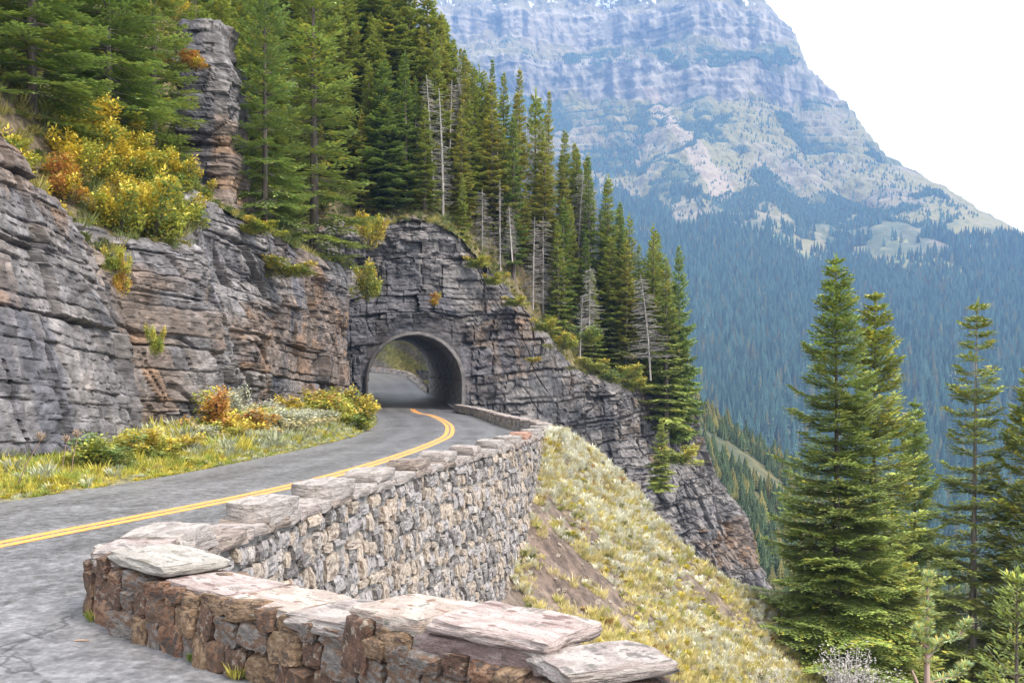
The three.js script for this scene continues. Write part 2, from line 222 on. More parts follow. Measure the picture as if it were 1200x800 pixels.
// paved turnout beside the near wall
const turnMap = tex(1024, (u, v) => {
  let a = 0; for (let o = 0, m = 0.4, p = 100; o < 4; o++, m *= 0.95, p *= 2) a += m * tile(u * p, v * p, p, 150 + o);
  const blot = tile(u * 6, v * 6, 6, 156) + 0.5 * tile(u * 15, v * 15, 15, 157);
  let b = 0.385 + 0.13 * a + 0.025 * blot;
  const x = u * 14, y = v * 14, ck = (A, B, w) => { const t = clamp(((x - A[0]) * (B[0] - A[0]) + (y - A[1]) * (B[1] - A[1])) / ((B[0] - A[0]) ** 2 + (B[1] - A[1]) ** 2)), wob = 0.12 * vn(x * 2.2, y * 2.2, 0, 160) + 0.04 * vn(x * 9, y * 9, 0, 161); return Math.abs(Math.hypot(x - mix(A[0], B[0], t), y - mix(A[1], B[1], t)) + wob - 0.06) < w; };
  if (ck([5.9, 9.2], [6.25, 11.1], 0.016) || ck([6.25, 11.1], [6.2, 12.4], 0.014) || ck([6.2, 10.6], [6.9, 9.8], 0.013) || ck([6.3, 11.0], [5.6, 11.6], 0.01)) b *= 0.66;
  return [b, b, b * 1.025];
});
const turnMat = new THREE.MeshPhysicalMaterial({ map: turnMap, bumpMap: asphaltBump, bumpScale: 0.006, roughness: 0.62 });
{
  const g = grid(60, 60, (i, j) => { const x = -10 + 14 * i / 59, d = -3 + 14 * j / 59; return [x, 0.012 + 0.008 * vn(x, d, 0, 170), -d, (x + 10) / 14, (d + 3) / 14]; }, null, (i, j, P) => {
    const k = (i * 60 + j) * 3, x = P[k], d = -P[k + 2]; let e = 1e9, side = 0; for (let m = 0; m < 300; m += 2) { const q = (RC[m][0] - x) ** 2 + (RC[m][1] - d) ** 2; if (q < e) { e = q; side = x - RC[m][0]; } }
    if (side < 0 || Math.sqrt(e) < 2.7) return true;
    if (d > 9.45) return true;
    let lim = 1.9; for (let m = 0; m + 1 < nearWall.length; m++) { const [x0, d0] = nearWall[m], [x1, d1] = nearWall[m + 1]; if (d <= d0 && d >= d1) lim = mix(x0, x1, (d - d0) / (d1 - d0)); } return x > lim + 0.05;
  });
  g.translate(0, 0.022, 0); struct('turnout', g, turnMat);
}
// dirt verge between road and cliff
const vergeY = (q) => -0.02 + 0.5 * sstep(0.2, 4.5, q) + 0.6 * sstep(4.5, 8, q);
{
  const A = RC.slice(60, 470);
  struct('verge', grid(A.length, 26, (i, j) => {
    const p = A[i], a = A[Math.max(0, i - 1)], b = A[Math.min(A.length - 1, i + 1)], l = Math.hypot(b[0] - a[0], b[1] - a[1]), q = 11 * (1 - j / 25) - 0.25, o = -3.7 - q;
    const x = p[0] + (b[1] - a[1]) / l * o, d = p[1] - (b[0] - a[0]) / l * o;
    return [x, p[1] > 83 ? -0.3 : vergeY(q) + 0.1 * vn(x * 1.2, d * 1.2, 0, 180) * sstep(0, 0.8, q) - (q < 0 ? 0.05 : 0), -d, x, d];
  }, (i, j, p) => mix3([0.22, 0.19, 0.15], [0.20, 0.19, 0.06], clamp(0.5 + 1.1 * vn(p[0] * 0.7, p[2] * 0.7, 0, 181)))), soilMat);
}
// ---------------------------------------------------------------- bank below the road, on the valley side
{
  const nu = 260, nv = 300;
  struct('bank', grid(nu, nv, (i, j) => {
    const d = -6 + 66 * j / (nv - 1), W = d < 9.5 ? nearWall : d < 40.3 ? sideWall : farWall; let wx = W === nearWall ? 1.9 : W[0][0];
    for (let k = 0; k + 1 < W.length; k++) { const lo = Math.min(W[k][1], W[k + 1][1]), hi = Math.max(W[k][1], W[k + 1][1]); if (d >= lo && d <= hi && hi > lo) wx = mix(W[k][0], W[k + 1][0], (d - W[k][1]) / (W[k + 1][1] - W[k][1])); }
    const t = i / (nu - 1), x = wx + 30 * (0.35 * t + 0.65 * t * t);
    return [x, bankY(x, d) - (i === 0 ? 0.15 : 0), -d, x, d];
  }, (i, j, p) => { const n = fbm(p[0] * 0.5, p[2] * 0.5, 0, 3, 190); return mix3([0.165, 0.12, 0.095], [0.22, 0.175, 0.14], clamp(0.5 + 1.4 * n)); }), soilMat);
}
// ---------------------------------------------------------------- tunnel
const tunnelMat = new THREE.MeshStandardMaterial({ color: new THREE.Color(0.26, 0.25, 0.245), map: fineRock, bumpMap: rockBump, bumpScale: 0.08, roughness: 0.85 });
{
  const prof = (q, grow) => { // q 0..1 round the arch from right foot to left foot
    const R = archR + grow, h = 2.35, top_ = 3.95 + grow, L = [h + 0.6, Math.PI * (R + top_) / 2, h + 0.6], T = L[0] + L[1] + L[2]; let s = q * T;
    if (s < L[0]) return [R, -0.6 + s]; s -= L[0]; if (s < L[1]) { const a = s / L[1] * Math.PI; return [R * Math.cos(a), h + top_ * Math.sin(a)]; } return [-R, h - (s - L[1])];
  };
  const n = 90, m = 70, t = top('tunnel');
  t.position.set(archC, 0, -archD);
  part('tunnel_lining', grid(m, n, (i, j) => {
    const k = i / (m - 1) * 20, [a, b] = prof(j / (n - 1), 0), w = 0.07 * fbm(k * 0.8, j * 0.3, 0, 3, 200);
    return [a * (1 - k / 20 * 0.19) * (1 + 0.02 * w) - 0.183 * k + w, b + 0.062 * k * (b > 0 ? 1 : 1) - 0.04 * k * (b > 2.3 ? 1 : 0), -(k + (i === 0 ? -0.35 : 0)), k, j * 0.2];
  }), tunnelMat, t);
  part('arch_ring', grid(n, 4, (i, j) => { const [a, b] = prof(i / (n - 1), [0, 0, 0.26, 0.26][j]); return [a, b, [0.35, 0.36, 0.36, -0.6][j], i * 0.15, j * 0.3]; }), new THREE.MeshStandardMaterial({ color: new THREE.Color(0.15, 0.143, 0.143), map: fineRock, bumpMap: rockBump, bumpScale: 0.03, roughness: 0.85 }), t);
  tag(t, 'dark arched road tunnel driven through the layered rock spur', 'tunnel');
}
// hillside and crags seen through the tunnel
{
  const o = { seed: 31, dip: 0.02, rake: 0.1, brown: 0.1 };
  struct('far_slope', grid(130, 90, (i, j) => { const x = -62 + 62 * i / 129, d = 150 + 60 * j / 89; return [x, 4.6 + 0.62 * (d - 150) + 0.42 * (-22 - x) + 1.6 * fbm(x * 0.15, d * 0.15, 0, 4, 33), -d, x, d]; }, (i, j, p) => mix3(mix3([0.50, 0.43, 0.15], [0.32, 0.33, 0.11], clamp(0.5 + 1.5 * fbm(p[0] * 0.3, p[2] * 0.3, 0, 3, 34))), [0.33, 0.29, 0.25], sstep(0.1, 0.3, fbm(p[0] * 0.12, p[2] * 0.2, 5, 3, 35)))), soilMat);
  struct('far_crag', ribbonCliff([[-29, 149.5, 3, 5.9, 0.3, 0.4], [-24, 152, 3, 6.0, 0.3, 0.4], [-19, 153, 2.4, 5.4, 0.3, 0.4], [-14, 153, 1, 4.2, 0.4, 0.4], [-11, 152.5, -3, 3.0, 0.5, 0.4]], 0.2, 0.16, o), rockMat);
}
// ---------------------------------------------------------------- hillside above the road
const cliffEdge = cliffObj.geometry.userData.edge.filter((e, i, a) => i === 0 || e[1] > Math.max(...a.slice(Math.max(0, i - 60), i).map(q => q[1]))), spurEdge = spurObj.geometry.userData.edge.filter((e, i, a) => i === 0 || e[0] > Math.max(...a.slice(Math.max(0, i - 60), i).map(q => q[0])));
function edgeAt(P, k0, v) { let a = 0, b = P.length - 1; while (b - a > 1) { const m = (a + b) >> 1; if (P[m][k0] > v) b = m; else a = m; } const t = clamp((v - P[a][k0]) / (P[b][k0] - P[a][k0] || 1)); return P[a].map((q, m) => mix(q, P[b][m], t)); }
function surfY(x, d) {   // the hillside as it meets the cliff tops; -999 where there is none
    let y = hillY(x, d);
    const pc = edgeAt(cliffEdge, 1, d), ql = pc[0] - x, ps = edgeAt(spurEdge, 0, x), qs = d - ps[1];
    if (d < 83) { if (ql < -0.2 || (d < 21 && x > -26)) y = -999; else y = mix(pc[2] - 0.1 + 0.45 * ql, y, sstep(0, 7, ql)); }
    else { if ((x > -18 && qs < -0.2) || x > 16.5 + 0.05 * (d - 100)) y = -999; else if (x > -18) y = mix(ps[2] - 0.1 + 0.45 * qs, y, sstep(0, 9, qs)); }
if (d > 104 && d < 190 && x > roadAt(d) - 24 && x < roadAt(d) + 14) y = -999;
  return y;
}
{
  const nu = 330, nv = 400;
  struct('hillside', grid(nu, nv, (i, j) => {
    const x = -95 + 130 * i / (nu - 1), d = 12 + 178 * j / (nv - 1);
    const y = surfY(x, d);
    return [x, y, -d, x, d];
  }, (i, j, p) => {
    const n = fbm(p[0] * 0.2, p[2] * 0.2, 0, 3, 40), g = clamp(0.5 + 1.2 * n), c = mix3([0.17, 0.13, 0.085], [0.10, 0.115, 0.035], g);
    return mix3(c, [0.27, 0.21, 0.09], clamp(0.3 + 1.3 * vn(p[0] * 0.9, p[2] * 0.9, 0, 41)) * 0.6);
  }, (i, j, P) => { const a = (i * nv + j) * 3 + 1, b = a + nv * 3; return Math.min(P[a], P[b], P[a + 3], P[b + 3]) < -500; }), soilMat);
}
// ---------------------------------------------------------------- stone walls
function stoneGeo(seed, seg, rough, round = 5) {
  const g = mergeVertices((() => { const b = new THREE.BoxGeometry(1, 1, 1, ...seg); b.deleteAttribute('normal'); b.deleteAttribute('uv'); return b; })()), p = g.attributes.position, v = new THREE.Vector3();
  for (let i = 0; i < p.count; i++) {
    v.fromBufferAttribute(p, i); const m = Math.pow(Math.abs(v.x * 2) ** round + Math.abs(v.y * 2) ** round + Math.abs(v.z * 2) ** round, 1 / round) || 1, k = Math.max(Math.abs(v.x), Math.abs(v.y), Math.abs(v.z)) * 2 / m; v.multiplyScalar(k);
    const f = 1 + rough * 1.6 * fbm(v.x * 1.7 + seed * 9, v.y * 1.7, v.z * 1.7, 2, seed); v.multiplyScalar(f);
    v.x += rough * 0.6 * vn(v.x * 5, v.y * 5 + seed, v.z * 5, seed); v.y += rough * 0.5 * vn(v.x * 5, v.y * 5, v.z * 5 + seed, seed + 1); v.z += rough * 0.7 * vn(v.x * 4.4 + seed, v.y * 4.4, v.z * 4.4, seed + 2);
    p.setXYZ(i, v.x, v.y, v.z);
  }
  const h = toCreasedNormals(g, 0.65), q = h.attributes.position, n = h.attributes.normal, uv = new Float32Array(q.count * 2);
  for (let i = 0; i < q.count; i++) { const ax = Math.abs(n.getX(i)), ay = Math.abs(n.getY(i)), az = Math.abs(n.getZ(i)); uv[i * 2] = ax > ay && ax > az ? q.getZ(i) : q.getX(i); uv[i * 2 + 1] = ay > ax && ay > az ? q.getZ(i) : q.getY(i); uv[i * 2] += seed * 0.37; uv[i * 2 + 1] += seed * 0.61; }
  h.setAttribute('uv', new THREE.BufferAttribute(uv, 2)); return h;
}
const stoneTex = (seed, A, B, C, amt) => tex(256, (u, v) => {
  let a = 0, b = 0; for (let o = 0, m = 0.5, p = 5; o < 5; o++, m *= 0.66, p *= 2) { a += m * tile(u * p, v * p, p, seed + o); b += m * tile(u * p, v * p, p, seed + 10 + o); }
  let c = mix3(A, B, clamp(0.5 + 1.5 * a)); c = mix3(c, C, clamp((b - amt) * 6) * 0.85); const k = 1 + 0.16 * tile(u * 128, v * 128, 128, seed + 20); return [c[0] * k, c[1] * k, c[2] * k];
});
const layeredTex = (seed, A, B, C) => tex(256, (u, v) => { // flat bedded slab tops: streaky along u
  let a = 0; for (let o = 0, m = 0.5, p = 3; o < 5; o++, m *= 0.7, p *= 2) a += m * tile(u * p, v * p * 2, p * 2, seed + o); const b = tile(u * 5, v * 9, 45, seed + 9) + 0.5 * tile(u * 17, v * 21, 357, seed + 8), e = tile(u * 9, v * 8, 72, seed + 7) + 0.6 * tile(u * 37, v * 33, 1221, seed + 6); const k = 1 + 0.13 * tile(u * 120, v * 120, 120, seed + 5), c = mix3(mix3(mix3(A, B, clamp(0.5 + 1.4 * a)), C, clamp((b - 0.55) * 3) * 0.8), [0.42, 0.42, 0.38], clamp((e - 0.8) * 5) * 0.6);   // grain, stains and lichen
  return [c[0] * k, c[1] * k, c[2] * k];
});
const stoneBump = tex(256, (u, v) => { let a = 0.5; for (let o = 0, m = 0.3, p = 6; o < 5; o++, m *= 0.68, p *= 2) a += m * tile(u * p, v * p, p, 230 + o); return a; }, false);
const SM = (t, bs = 0.016, k = 0.7) => new THREE.MeshStandardMaterial({ color: new THREE.Color(k, k, k), map: t, bumpMap: stoneBump, bumpScale: bs, roughness: 0.88 });
const brownMats = [SM(stoneTex(240, [0.34, 0.25, 0.19], [0.50, 0.38, 0.29], [0.30, 0.27, 0.25], 0.12)), SM(stoneTex(270, [0.40, 0.27, 0.19], [0.53, 0.42, 0.34], [0.24, 0.21, 0.2], 0.16)), SM(stoneTex(300, [0.37, 0.35, 0.34], [0.50, 0.47, 0.45], [0.40, 0.30, 0.23], 0.14)), SM(stoneTex(330, [0.43, 0.34, 0.25], [0.56, 0.47, 0.38], [0.28, 0.22, 0.18], 0.15)), SM(stoneTex(345, [0.27, 0.20, 0.16], [0.40, 0.29, 0.23], [0.55, 0.52, 0.47], 0.24))].map(m => (m.color.setScalar(0.74), m));
const greyMats = [SM(stoneTex(360, [0.60, 0.575, 0.55], [0.75, 0.72, 0.69], [0.40, 0.38, 0.37], 0.13)), SM(stoneTex(390, [0.56, 0.52, 0.475], [0.73, 0.68, 0.62], [0.42, 0.37, 0.33], 0.14)), SM(stoneTex(420, [0.50, 0.49, 0.485], [0.67, 0.65, 0.64], [0.32, 0.31, 0.31], 0.1)), SM(stoneTex(450, [0.62, 0.57, 0.51], [0.76, 0.71, 0.65], [0.48, 0.40, 0.34], 0.16)), SM(stoneTex(465, [0.33, 0.32, 0.32], [0.48, 0.46, 0.45], [0.70, 0.68, 0.64], 0.16))].map(m => (m.color.setRGB(0.76, 0.76, 0.77), m));
const capMats = [SM(layeredTex(480, [0.64, 0.57, 0.55], [0.76, 0.71, 0.69], [0.45, 0.35, 0.33]), 0.014), SM(layeredTex(495, [0.60, 0.55, 0.53], [0.73, 0.70, 0.68], [0.42, 0.40, 0.39]), 0.014), SM(layeredTex(510, [0.68, 0.62, 0.58], [0.79, 0.75, 0.71], [0.50, 0.36, 0.29]), 0.014)];
capMats.forEach(m => m.color.setScalar(0.56));
const darkCaps = [SM(layeredTex(570, [0.50, 0.46, 0.44], [0.66, 0.62, 0.60], [0.34, 0.30, 0.29]), 0.014), SM(layeredTex(585, [0.47, 0.42, 0.39], [0.62, 0.57, 0.53], [0.33, 0.28, 0.26]), 0.014), SM(layeredTex(600, [0.52, 0.49, 0.47], [0.68, 0.65, 0.63], [0.36, 0.35, 0.35]), 0.014)];
const rustCap = SM(layeredTex(525, [0.55, 0.40, 0.33], [0.67, 0.53, 0.46], [0.40, 0.27, 0.20]), 0.016), whiteCap = SM(layeredTex(540, [0.72, 0.70, 0.67], [0.83, 0.81, 0.78], [0.55, 0.52, 0.47]), 0.012, 0.45);
const mortarMat = new THREE.MeshStandardMaterial({ color: new THREE.Color(0.33, 0.31, 0.285), map: soilMap, bumpMap: soilBump, bumpScale: 0.05, roughness: 0.95 });
const loStones = [1, 2, 3, 4, 5, 6].map(k => stoneGeo(k, [2, 2, 1], 0.10, 7)), hiStones = [11, 12, 13, 14, 15, 16].map(k => stoneGeo(k, [5, 5, 3], 0.10, 7)), capStones = [21, 22, 23, 24].map(k => stoneGeo(k, [5, 2, 4], 0.10, 9)), hiCaps = [31, 32, 33].map(k => stoneGeo(k, [12, 4, 8], 0.06, 14));
function wallFrame(pts, n) {
  const P = crom(pts, n); const step = P.total / (n - 1);
  return { total: P.total, at(s) { const k = clamp(s / step, 0, n - 1.001), i = Math.floor(k), a = P[i], b = P[i + 1], t = k - i, c = P[Math.max(0, i - 3)], e = P[Math.min(n - 1, i + 4)], l = Math.hypot(e[0] - c[0], e[1] - c[1]), tx = (e[0] - c[0]) / l, td = (e[1] - c[1]) / l; return { x: mix(a[0], b[0], t), d: mix(a[1], b[1], t), tx, td, nx: td, nd: -tx }; } };  // n points to the right of the way
}
const B = new THREE.Matrix4(), qt = new THREE.Quaternion(), eu = new THREE.Euler();
function place(o, F, s, off, y, sx, sy, sz, r, tilt = 0, wob = 0.06, base) {   // wob: random turn
  const f = F.at(s); o.position.set(f.x + f.nx * off, y, -(f.d + f.nd * off)); if (base) o.position.sub(base);
  B.makeBasis(new THREE.Vector3(f.tx, 0, -f.td), new THREE.Vector3(0, 1, 0), new THREE.Vector3(f.nx, 0, -f.nd)); const M = new THREE.Matrix4().copy(B); if (M.determinant() < 0) M.makeBasis(new THREE.Vector3(-f.tx, 0, f.td), new THREE.Vector3(0, 1, 0), new THREE.Vector3(f.nx, 0, -f.nd));
  o.quaternion.setFromRotationMatrix(M).multiply(qt.setFromEuler(eu.set(tilt + (r() - 0.5) * wob, (r() - 0.5) * wob, (r() - 0.5) * wob)));
  o.scale.set(sx, sy, sz); return o;
}
function core(F, n, sec) { // sec(s) -> ring of [off, y]
  const k = sec(0).length; return grid(n, k + 1, (i, j) => { const s = F.total * i / (n - 1), f = F.at(s), [o, y] = sec(s)[j % k], w = 0.02 * vn(s * 3, j, 0, 250); return [f.x + f.nx * (o + w), y, -(f.d + f.nd * (o + w)), s, y]; });
}
// --- retaining wall with its parapet, road to the left of it
{
  const F = wallFrame(sideWall, 200), r = rng(77), base = new THREE.Vector3(-1.5, 0, -22), w = top('retaining_wall'); w.position.copy(base);
  const parapet = 0.29, half = 0.24, batter = 0.085;
  tag(w, 'long stone retaining wall with stepped parapet dropping steeply below the road', 'stone wall');
  const cg = core(F, 160, () => [[-half + 0.06, -0.2], [-half + 0.06, parapet], [half - 0.03, parapet - 0.02], [half - 0.03 + batter * 8, -8], [-half, -8]]); cg.translate(-base.x, -base.y, -base.z); part('mortar_core', cg, mortarMat, w);
  const all = [];
  for (let y = parapet - 0.06; y > -7.6;) {                 // outer face: rubble courses
    const h = 0.13 + 0.19 * r();
    for (let s = 0.25 - r() * 0.2; s < F.total - 0.1;) { const l = 0.13 + 0.46 * r() ** 2.2 + 0.09 * r(), f = F.at(s + l / 2), yy = y - h / 2 + 0.13 * (r() - 0.5); const gy = bankY(f.x + 0.8, f.d); if (yy > Math.min(gy, 0.2) - 0.5 || f.d < 21) all.push([s + l / 2, half - 0.05 + batter * Math.max(0, -yy), yy, l * (0.86 + 0.12 * r()), h * (0.74 + 0.45 * r()), 0.19 + 0.13 * r(), f.d]); s += l; }
    y -= h;
  }
  const sight = q => q[3] * q[4] / (q[6] * q[6]) * (q[2] > 0.6 - (q[6] - 6) * 0.27 - 0.6 ? 1 : 0.01);   // the low ones near the corner stand behind the near wall
  all.sort((a, b) => sight(b) - sight(a));
  const mats = [0, 1, 1, 2, 2, 2, 3, 4, 4], rest = greyMats.map(() => []), tmp = new THREE.Object3D();
  all.forEach((q, i) => {
    const mi = mats[Math.floor(r() * mats.length)], geo = loStones[Math.floor(r() * 6)], args = [F, q[0], q[1], q[2], q[3], q[4], q[5], r, -batter, 0.26, base];
    if (i < 220) place(part('stone', geo, greyMats[mi], w), ...args);
    else { place(tmp, ...args); tmp.updateMatrix(); rest[mi].push(geo.clone().applyMatrix4(tmp.matrix)); }
  });
  rest.forEach((l, k) => { if (l.length) part('stone_rubble', mergeGeometries(l), greyMats[k], w).userData.kind = 'stuff'; });
  // coping: flat slabs, every second stretch stands one slab higher
  let up = true;
  for (let s = 0.0; s < F.total - 0.3; up = !up) {
    const stretch = up ? 0.95 + 0.35 * r() : 1.1 + 0.5 * r(); let e = s;
    while (e < s + stretch - 0.2) { const l = Math.min(s + stretch - e, 0.55 + 0.5 * r()); place(part('coping_stone', capStones[Math.floor(r() * 4)], darkCaps[Math.floor(r() * 3)], w), F, e + l / 2, 0.02 * (r() - 0.5), parapet + 0.055, l * 1.0, 0.14 + 0.03 * r(), 0.62 + 0.08 * r(), r, 0, 0.06, base); e += l; }
    if (up) place(part('raised_stone', capStones[Math.floor(r() * 4)], s > 20 && s < 23 ? rustCap : darkCaps[Math.floor(r() * 3)], w), F, s + stretch / 2, 0.02 * (r() - 0.5), parapet + 0.055 + 0.15, stretch * 0.96, 0.2 + 0.06 * r(), 0.6 + 0.08 * r(), r, 0, 0.05, base);
    s += stretch;
  }
  for (let s = 0.15; s < F.total; ) { const l = 0.3 + 0.3 * r(); if (F.at(s).d > 9.5) for (const yy of [0.07, 0.23]) place(part('road_side_stone', loStones[Math.floor(r() * 6)], greyMats[Math.floor(r() * 4)], w), F, s + l / 2, -half + 0.05, yy, l, 0.18, 0.2, r, 0, 0.12, base); s += l * 1.02; if (s > 14) break; }
}
// --- low wall round the turnout: brown stones inside, pale slabs on top
{
  const F = wallFrame(nearWall.slice(0, 8), 120), r = rng(91), base = new THREE.Vector3(-1.6, 0, -7.1), w = top('turnout_wall'); w.position.copy(base);
  tag(w, 'low brown stone wall with pale flat slabs curving round the paved turnout', 'stone wall');
  const H = 0.5, half = 0.25;
  const cg = core(F, 90, () => [[-half + 0.07, -3], [-half + 0.07, H - 0.02], [half - 0.07, H - 0.02], [half + 0.3, -3]]); cg.translate(-base.x, -base.y, -base.z); part('mortar_core', cg, mortarMat, w);
  const rows = [[-0.03, 0.27], [0.22, 0.2], [0.4, 0.13]];
  for (const side of [1, -1]) rows.forEach(([y0, h0], k) => {        // n points right of the way from the corner: the inner side
    for (let s = 0.02 - 0.1 * k; s < F.total;) { const big = r(), l = 0.16 + 0.26 * big * big + 0.05 * r(), h = h0 * (0.8 + 0.42 * r());
      if (side > 0 || s < 1.2 || k === 2) place(part('stone', hiStones[Math.floor(r() * 6)], brownMats[Math.floor(r() * 5)], w), F, s + l / 2, side * (half - 0.04 + 0.05 * (r() - 0.5)), y0 + h0 / 2 + 0.03 * (r() - 0.5), l * 0.99, h, 0.2 + 0.08 * r(), r, 0, 0.3, base); s += l; }
  });
  // slabs: [start, length, lift, thickness, material]
  const slabs = [[-0.25, 0.42, 0.0, 0.13, 0], [0.18, 0.5, 0.0, 0.12, 1], [0.66, 0.46, -0.01, 0.12, 0], [1.02, 0.98, 0.085, 0.11, 'w'], [1.95, 0.9, -0.02, 0.12, 0], [2.83, 0.75, -0.02, 0.11, 2], [3.56, 0.72, -0.015, 0.12, 1], [4.18, 0.62, 0.10, 0.13, 2], [4.82, 0.85, 0.13, 0.10, 0], [5.66, 0.5, 0.06, 0.10, 1], [6.4, 0.8, 0, 0.12, 2]];
  slabs.forEach(([s, l, up, th, m], i) => place(part('coping_slab', hiCaps[i % 3], m === 'w' ? whiteCap : capMats[m], w), F, s + l / 2, 0.03 * (r() - 0.5), H + 0.03 + up, l * 1.0, th * 0.8, 0.54 + 0.08 * r(), r, 0, 0.05, base));
  place(part('upright_stone', hiStones[1], brownMats[0], w), F, 1.0, half - 0.03, H - 0.05, 0.17, 0.36, 0.22, r, 0.1, 0.3, base);
  place(part('upright_stone', hiStones[3], brownMats[4], w), F, 4.3, half - 0.03, H - 0.03, 0.24, 0.34, 0.26, r, 0, 0.2, base);
  place(part('upright_stone', hiStones[0], brownMats[3], w), F, 4.6, half - 0.06, H + 0.0, 0.3, 0.2, 0.24, r, 0, 0.1, base);
  place(part('face_block', hiCaps[1], SM(layeredTex(555, [0.44, 0.37, 0.36], [0.56, 0.50, 0.49], [0.38, 0.33, 0.33]), 0.02), w), F, 5.2, half - 0.14, H - 0.09, 0.95, 0.42, 0.34, r, 0, 0.05, base);
}
// --- far wall from the bend to the tunnel mouth, and the one beyond the tunnel
function lowWall(name, label, pts, seed, len, gy) {
  const F = wallFrame(pts, 160), r = rng(seed), a = F.at(F.total / 2), base = new THREE.Vector3(a.x, gy(a.d), -a.d), w = top(name); w.position.copy(base); tag(w, label, 'stone wall');
  const cg = core(F, 110, s => { const g = gy(F.at(s).d); return [[-0.18, g - 1.5], [-0.18, g + 0.42], [0.2, g + 0.42], [0.5, g - 1.5]]; }); cg.translate(-base.x, -base.y, -base.z); part('mortar_core', cg, mortarMat, w);
  for (let s = 0; s < F.total - 0.2;) { const l = len * (0.7 + 0.6 * r()); place(part('coping_stone', capStones[Math.floor(r() * 4)], capMats[Math.floor(r() * 3)], w), F, s + l / 2, 0, gy(F.at(s + l / 2).d) + 0.47 + 0.04 * r(), l, 0.16, 0.56, r, 0, 0.06, base); s += l; }
  for (const [side, yy] of [[-1, 0.12], [-1, 0.32], [1, 0.3]]) for (let s = 0; s < F.total - 0.2;) { const l = len * (0.35 + 0.4 * r()); place(part('stone', loStones[Math.floor(r() * 6)], greyMats[Math.floor(r() * 5)], w), F, s + l / 2, side * 0.2, gy(F.at(s + l / 2).d) + yy, l, 0.24, 0.2, r, 0, 0.15, base); s += l; }
}
lowWall('low_wall', 'low pale stone wall curving along the road edge to the tunnel mouth', farWall, 131, 0.85, () => 0);
lowWall('bend_wall', 'low stone wall at the road bend seen through the tunnel', [[-8.5, 105.5], [-9.9, 113], [-11.4, 122], [-15.2, 136], [-25, 146.3], [-40, 152.5]], 133, 1.5, d => roadY(d));
// ---------------------------------------------------------------- mountain and valley
const V0 = [[420, 900], [600, 720], [800, 600], [1000, 505], [1300, 415], [1700, 332], [2100, 266], [2400, 228], [2650, 180], [2930, 116], [2965, 70], [3140, 48], [3170, 16], [3400, 4], [3440, -34], [3700, -50], [4000, -60]];
const SKY = [[300, -300], [700, -120], [860, -40], [896, -4], [908, 14], [934, 44], [947, 80], [975, 102], [1000, 130], [1018, 160], [1042, 186], [1075, 205], [1110, 222], [1150, 247], [1200, 274], [1280, 318], [1400, 372]];
const lin = (T, x) => { let k = 0; while (k + 2 < T.length && x > T[k + 1][0]) k++; return mix(T[k][1], T[k + 1][1], clamp((x - T[k][0]) / (T[k + 1][0] - T[k][0]))); };
const bendOf = u => 1 + 0.02 * Math.sin(u * 0.013) + 0.06 * fbm(u * 0.008, 2, 0, 3, 400), shiftOf = u => u < 640 ? (640 - u) * 0.9 : 0;
function mountY(u, D) {
  const x = atX(u, D), De = D / bendOf(u) + shiftOf(u); let v = lin(V0, De); const vs = lin(SKY, u);
  // the ridge on the right comes lower and nearer
  const over = v - vs, e = 24; v = over > e ? v : vs + (over > -e ? (over + e) ** 2 / (4 * e) : 0) + (over < -e ? (-e - over) * 0.8 : 0);
  let y = 2 - (v - 453) / 1200 * D;
  const k = sstep(1500, 2700, D), gul = 1 - Math.abs(fbm(x * 0.0042 + 0.3 * y * 0.001, D * 0.0012, 0, 4, 402)) * 2;
  const calm = sstep(0, 60, v - vs);
  y -= (k * 55 * (gul - 0.6) + 18 * fbm(x * 0.006, D * 0.006, 0, 4, 403)) * mix(0.18, 1, calm);
  y += k * (11 * fbm(x * 0.02, y * 0.02, D * 0.02, 4, 404) + 5 * fbm(x * 0.07, D * 0.05, 0, 3, 405));
  const T = 34, st = Math.floor(y / T + 0.5 * fbm(x * 0.003, D * 0.003, 0, 2, 406)), fr = y / T - Math.floor(y / T); // rock benches
  y += k * mix(0, 1, sstep(250, 600, y)) * (sstep(0.25, 0.75, fr) - fr) * T * (0.2 + 0.5 * clamp(0.5 + 1.6 * fbm(x * 0.004, y * 0.004, 8, 2, 407)));
  return [y, v, vs];
}
const treeLine = (u, x, D) => 240 + 0.14 * Math.max(0, u - 780) + 34 * fbm(x * 0.004, D * 0.004, 0, 4, 410) + 44 * fbm(x * 0.02, D * 0.015, 0, 3, 411);
const meadow = (u, v, x, D) => { // pale clearings near the upper edge of the wood
  const a = Math.exp(-(((u - 1075) / 62) ** 2) - (((v - 306 - (u - 1075) * 0.33) / 15) ** 2)) + Math.exp(-(((u - 935) / 42) ** 2) - (((v - 288 - (u - 935) * 0.4) / 13) ** 2)) + 0.8 * Math.exp(-(((u - 1015) / 26) ** 2) - (((v - 296) / 9) ** 2));
  return a + 0.7 * fbm(x * 0.012, D * 0.012, 0, 3, 412) > 0.42 - 0.5 * sstep(320, 250, v) * 0.2;
};
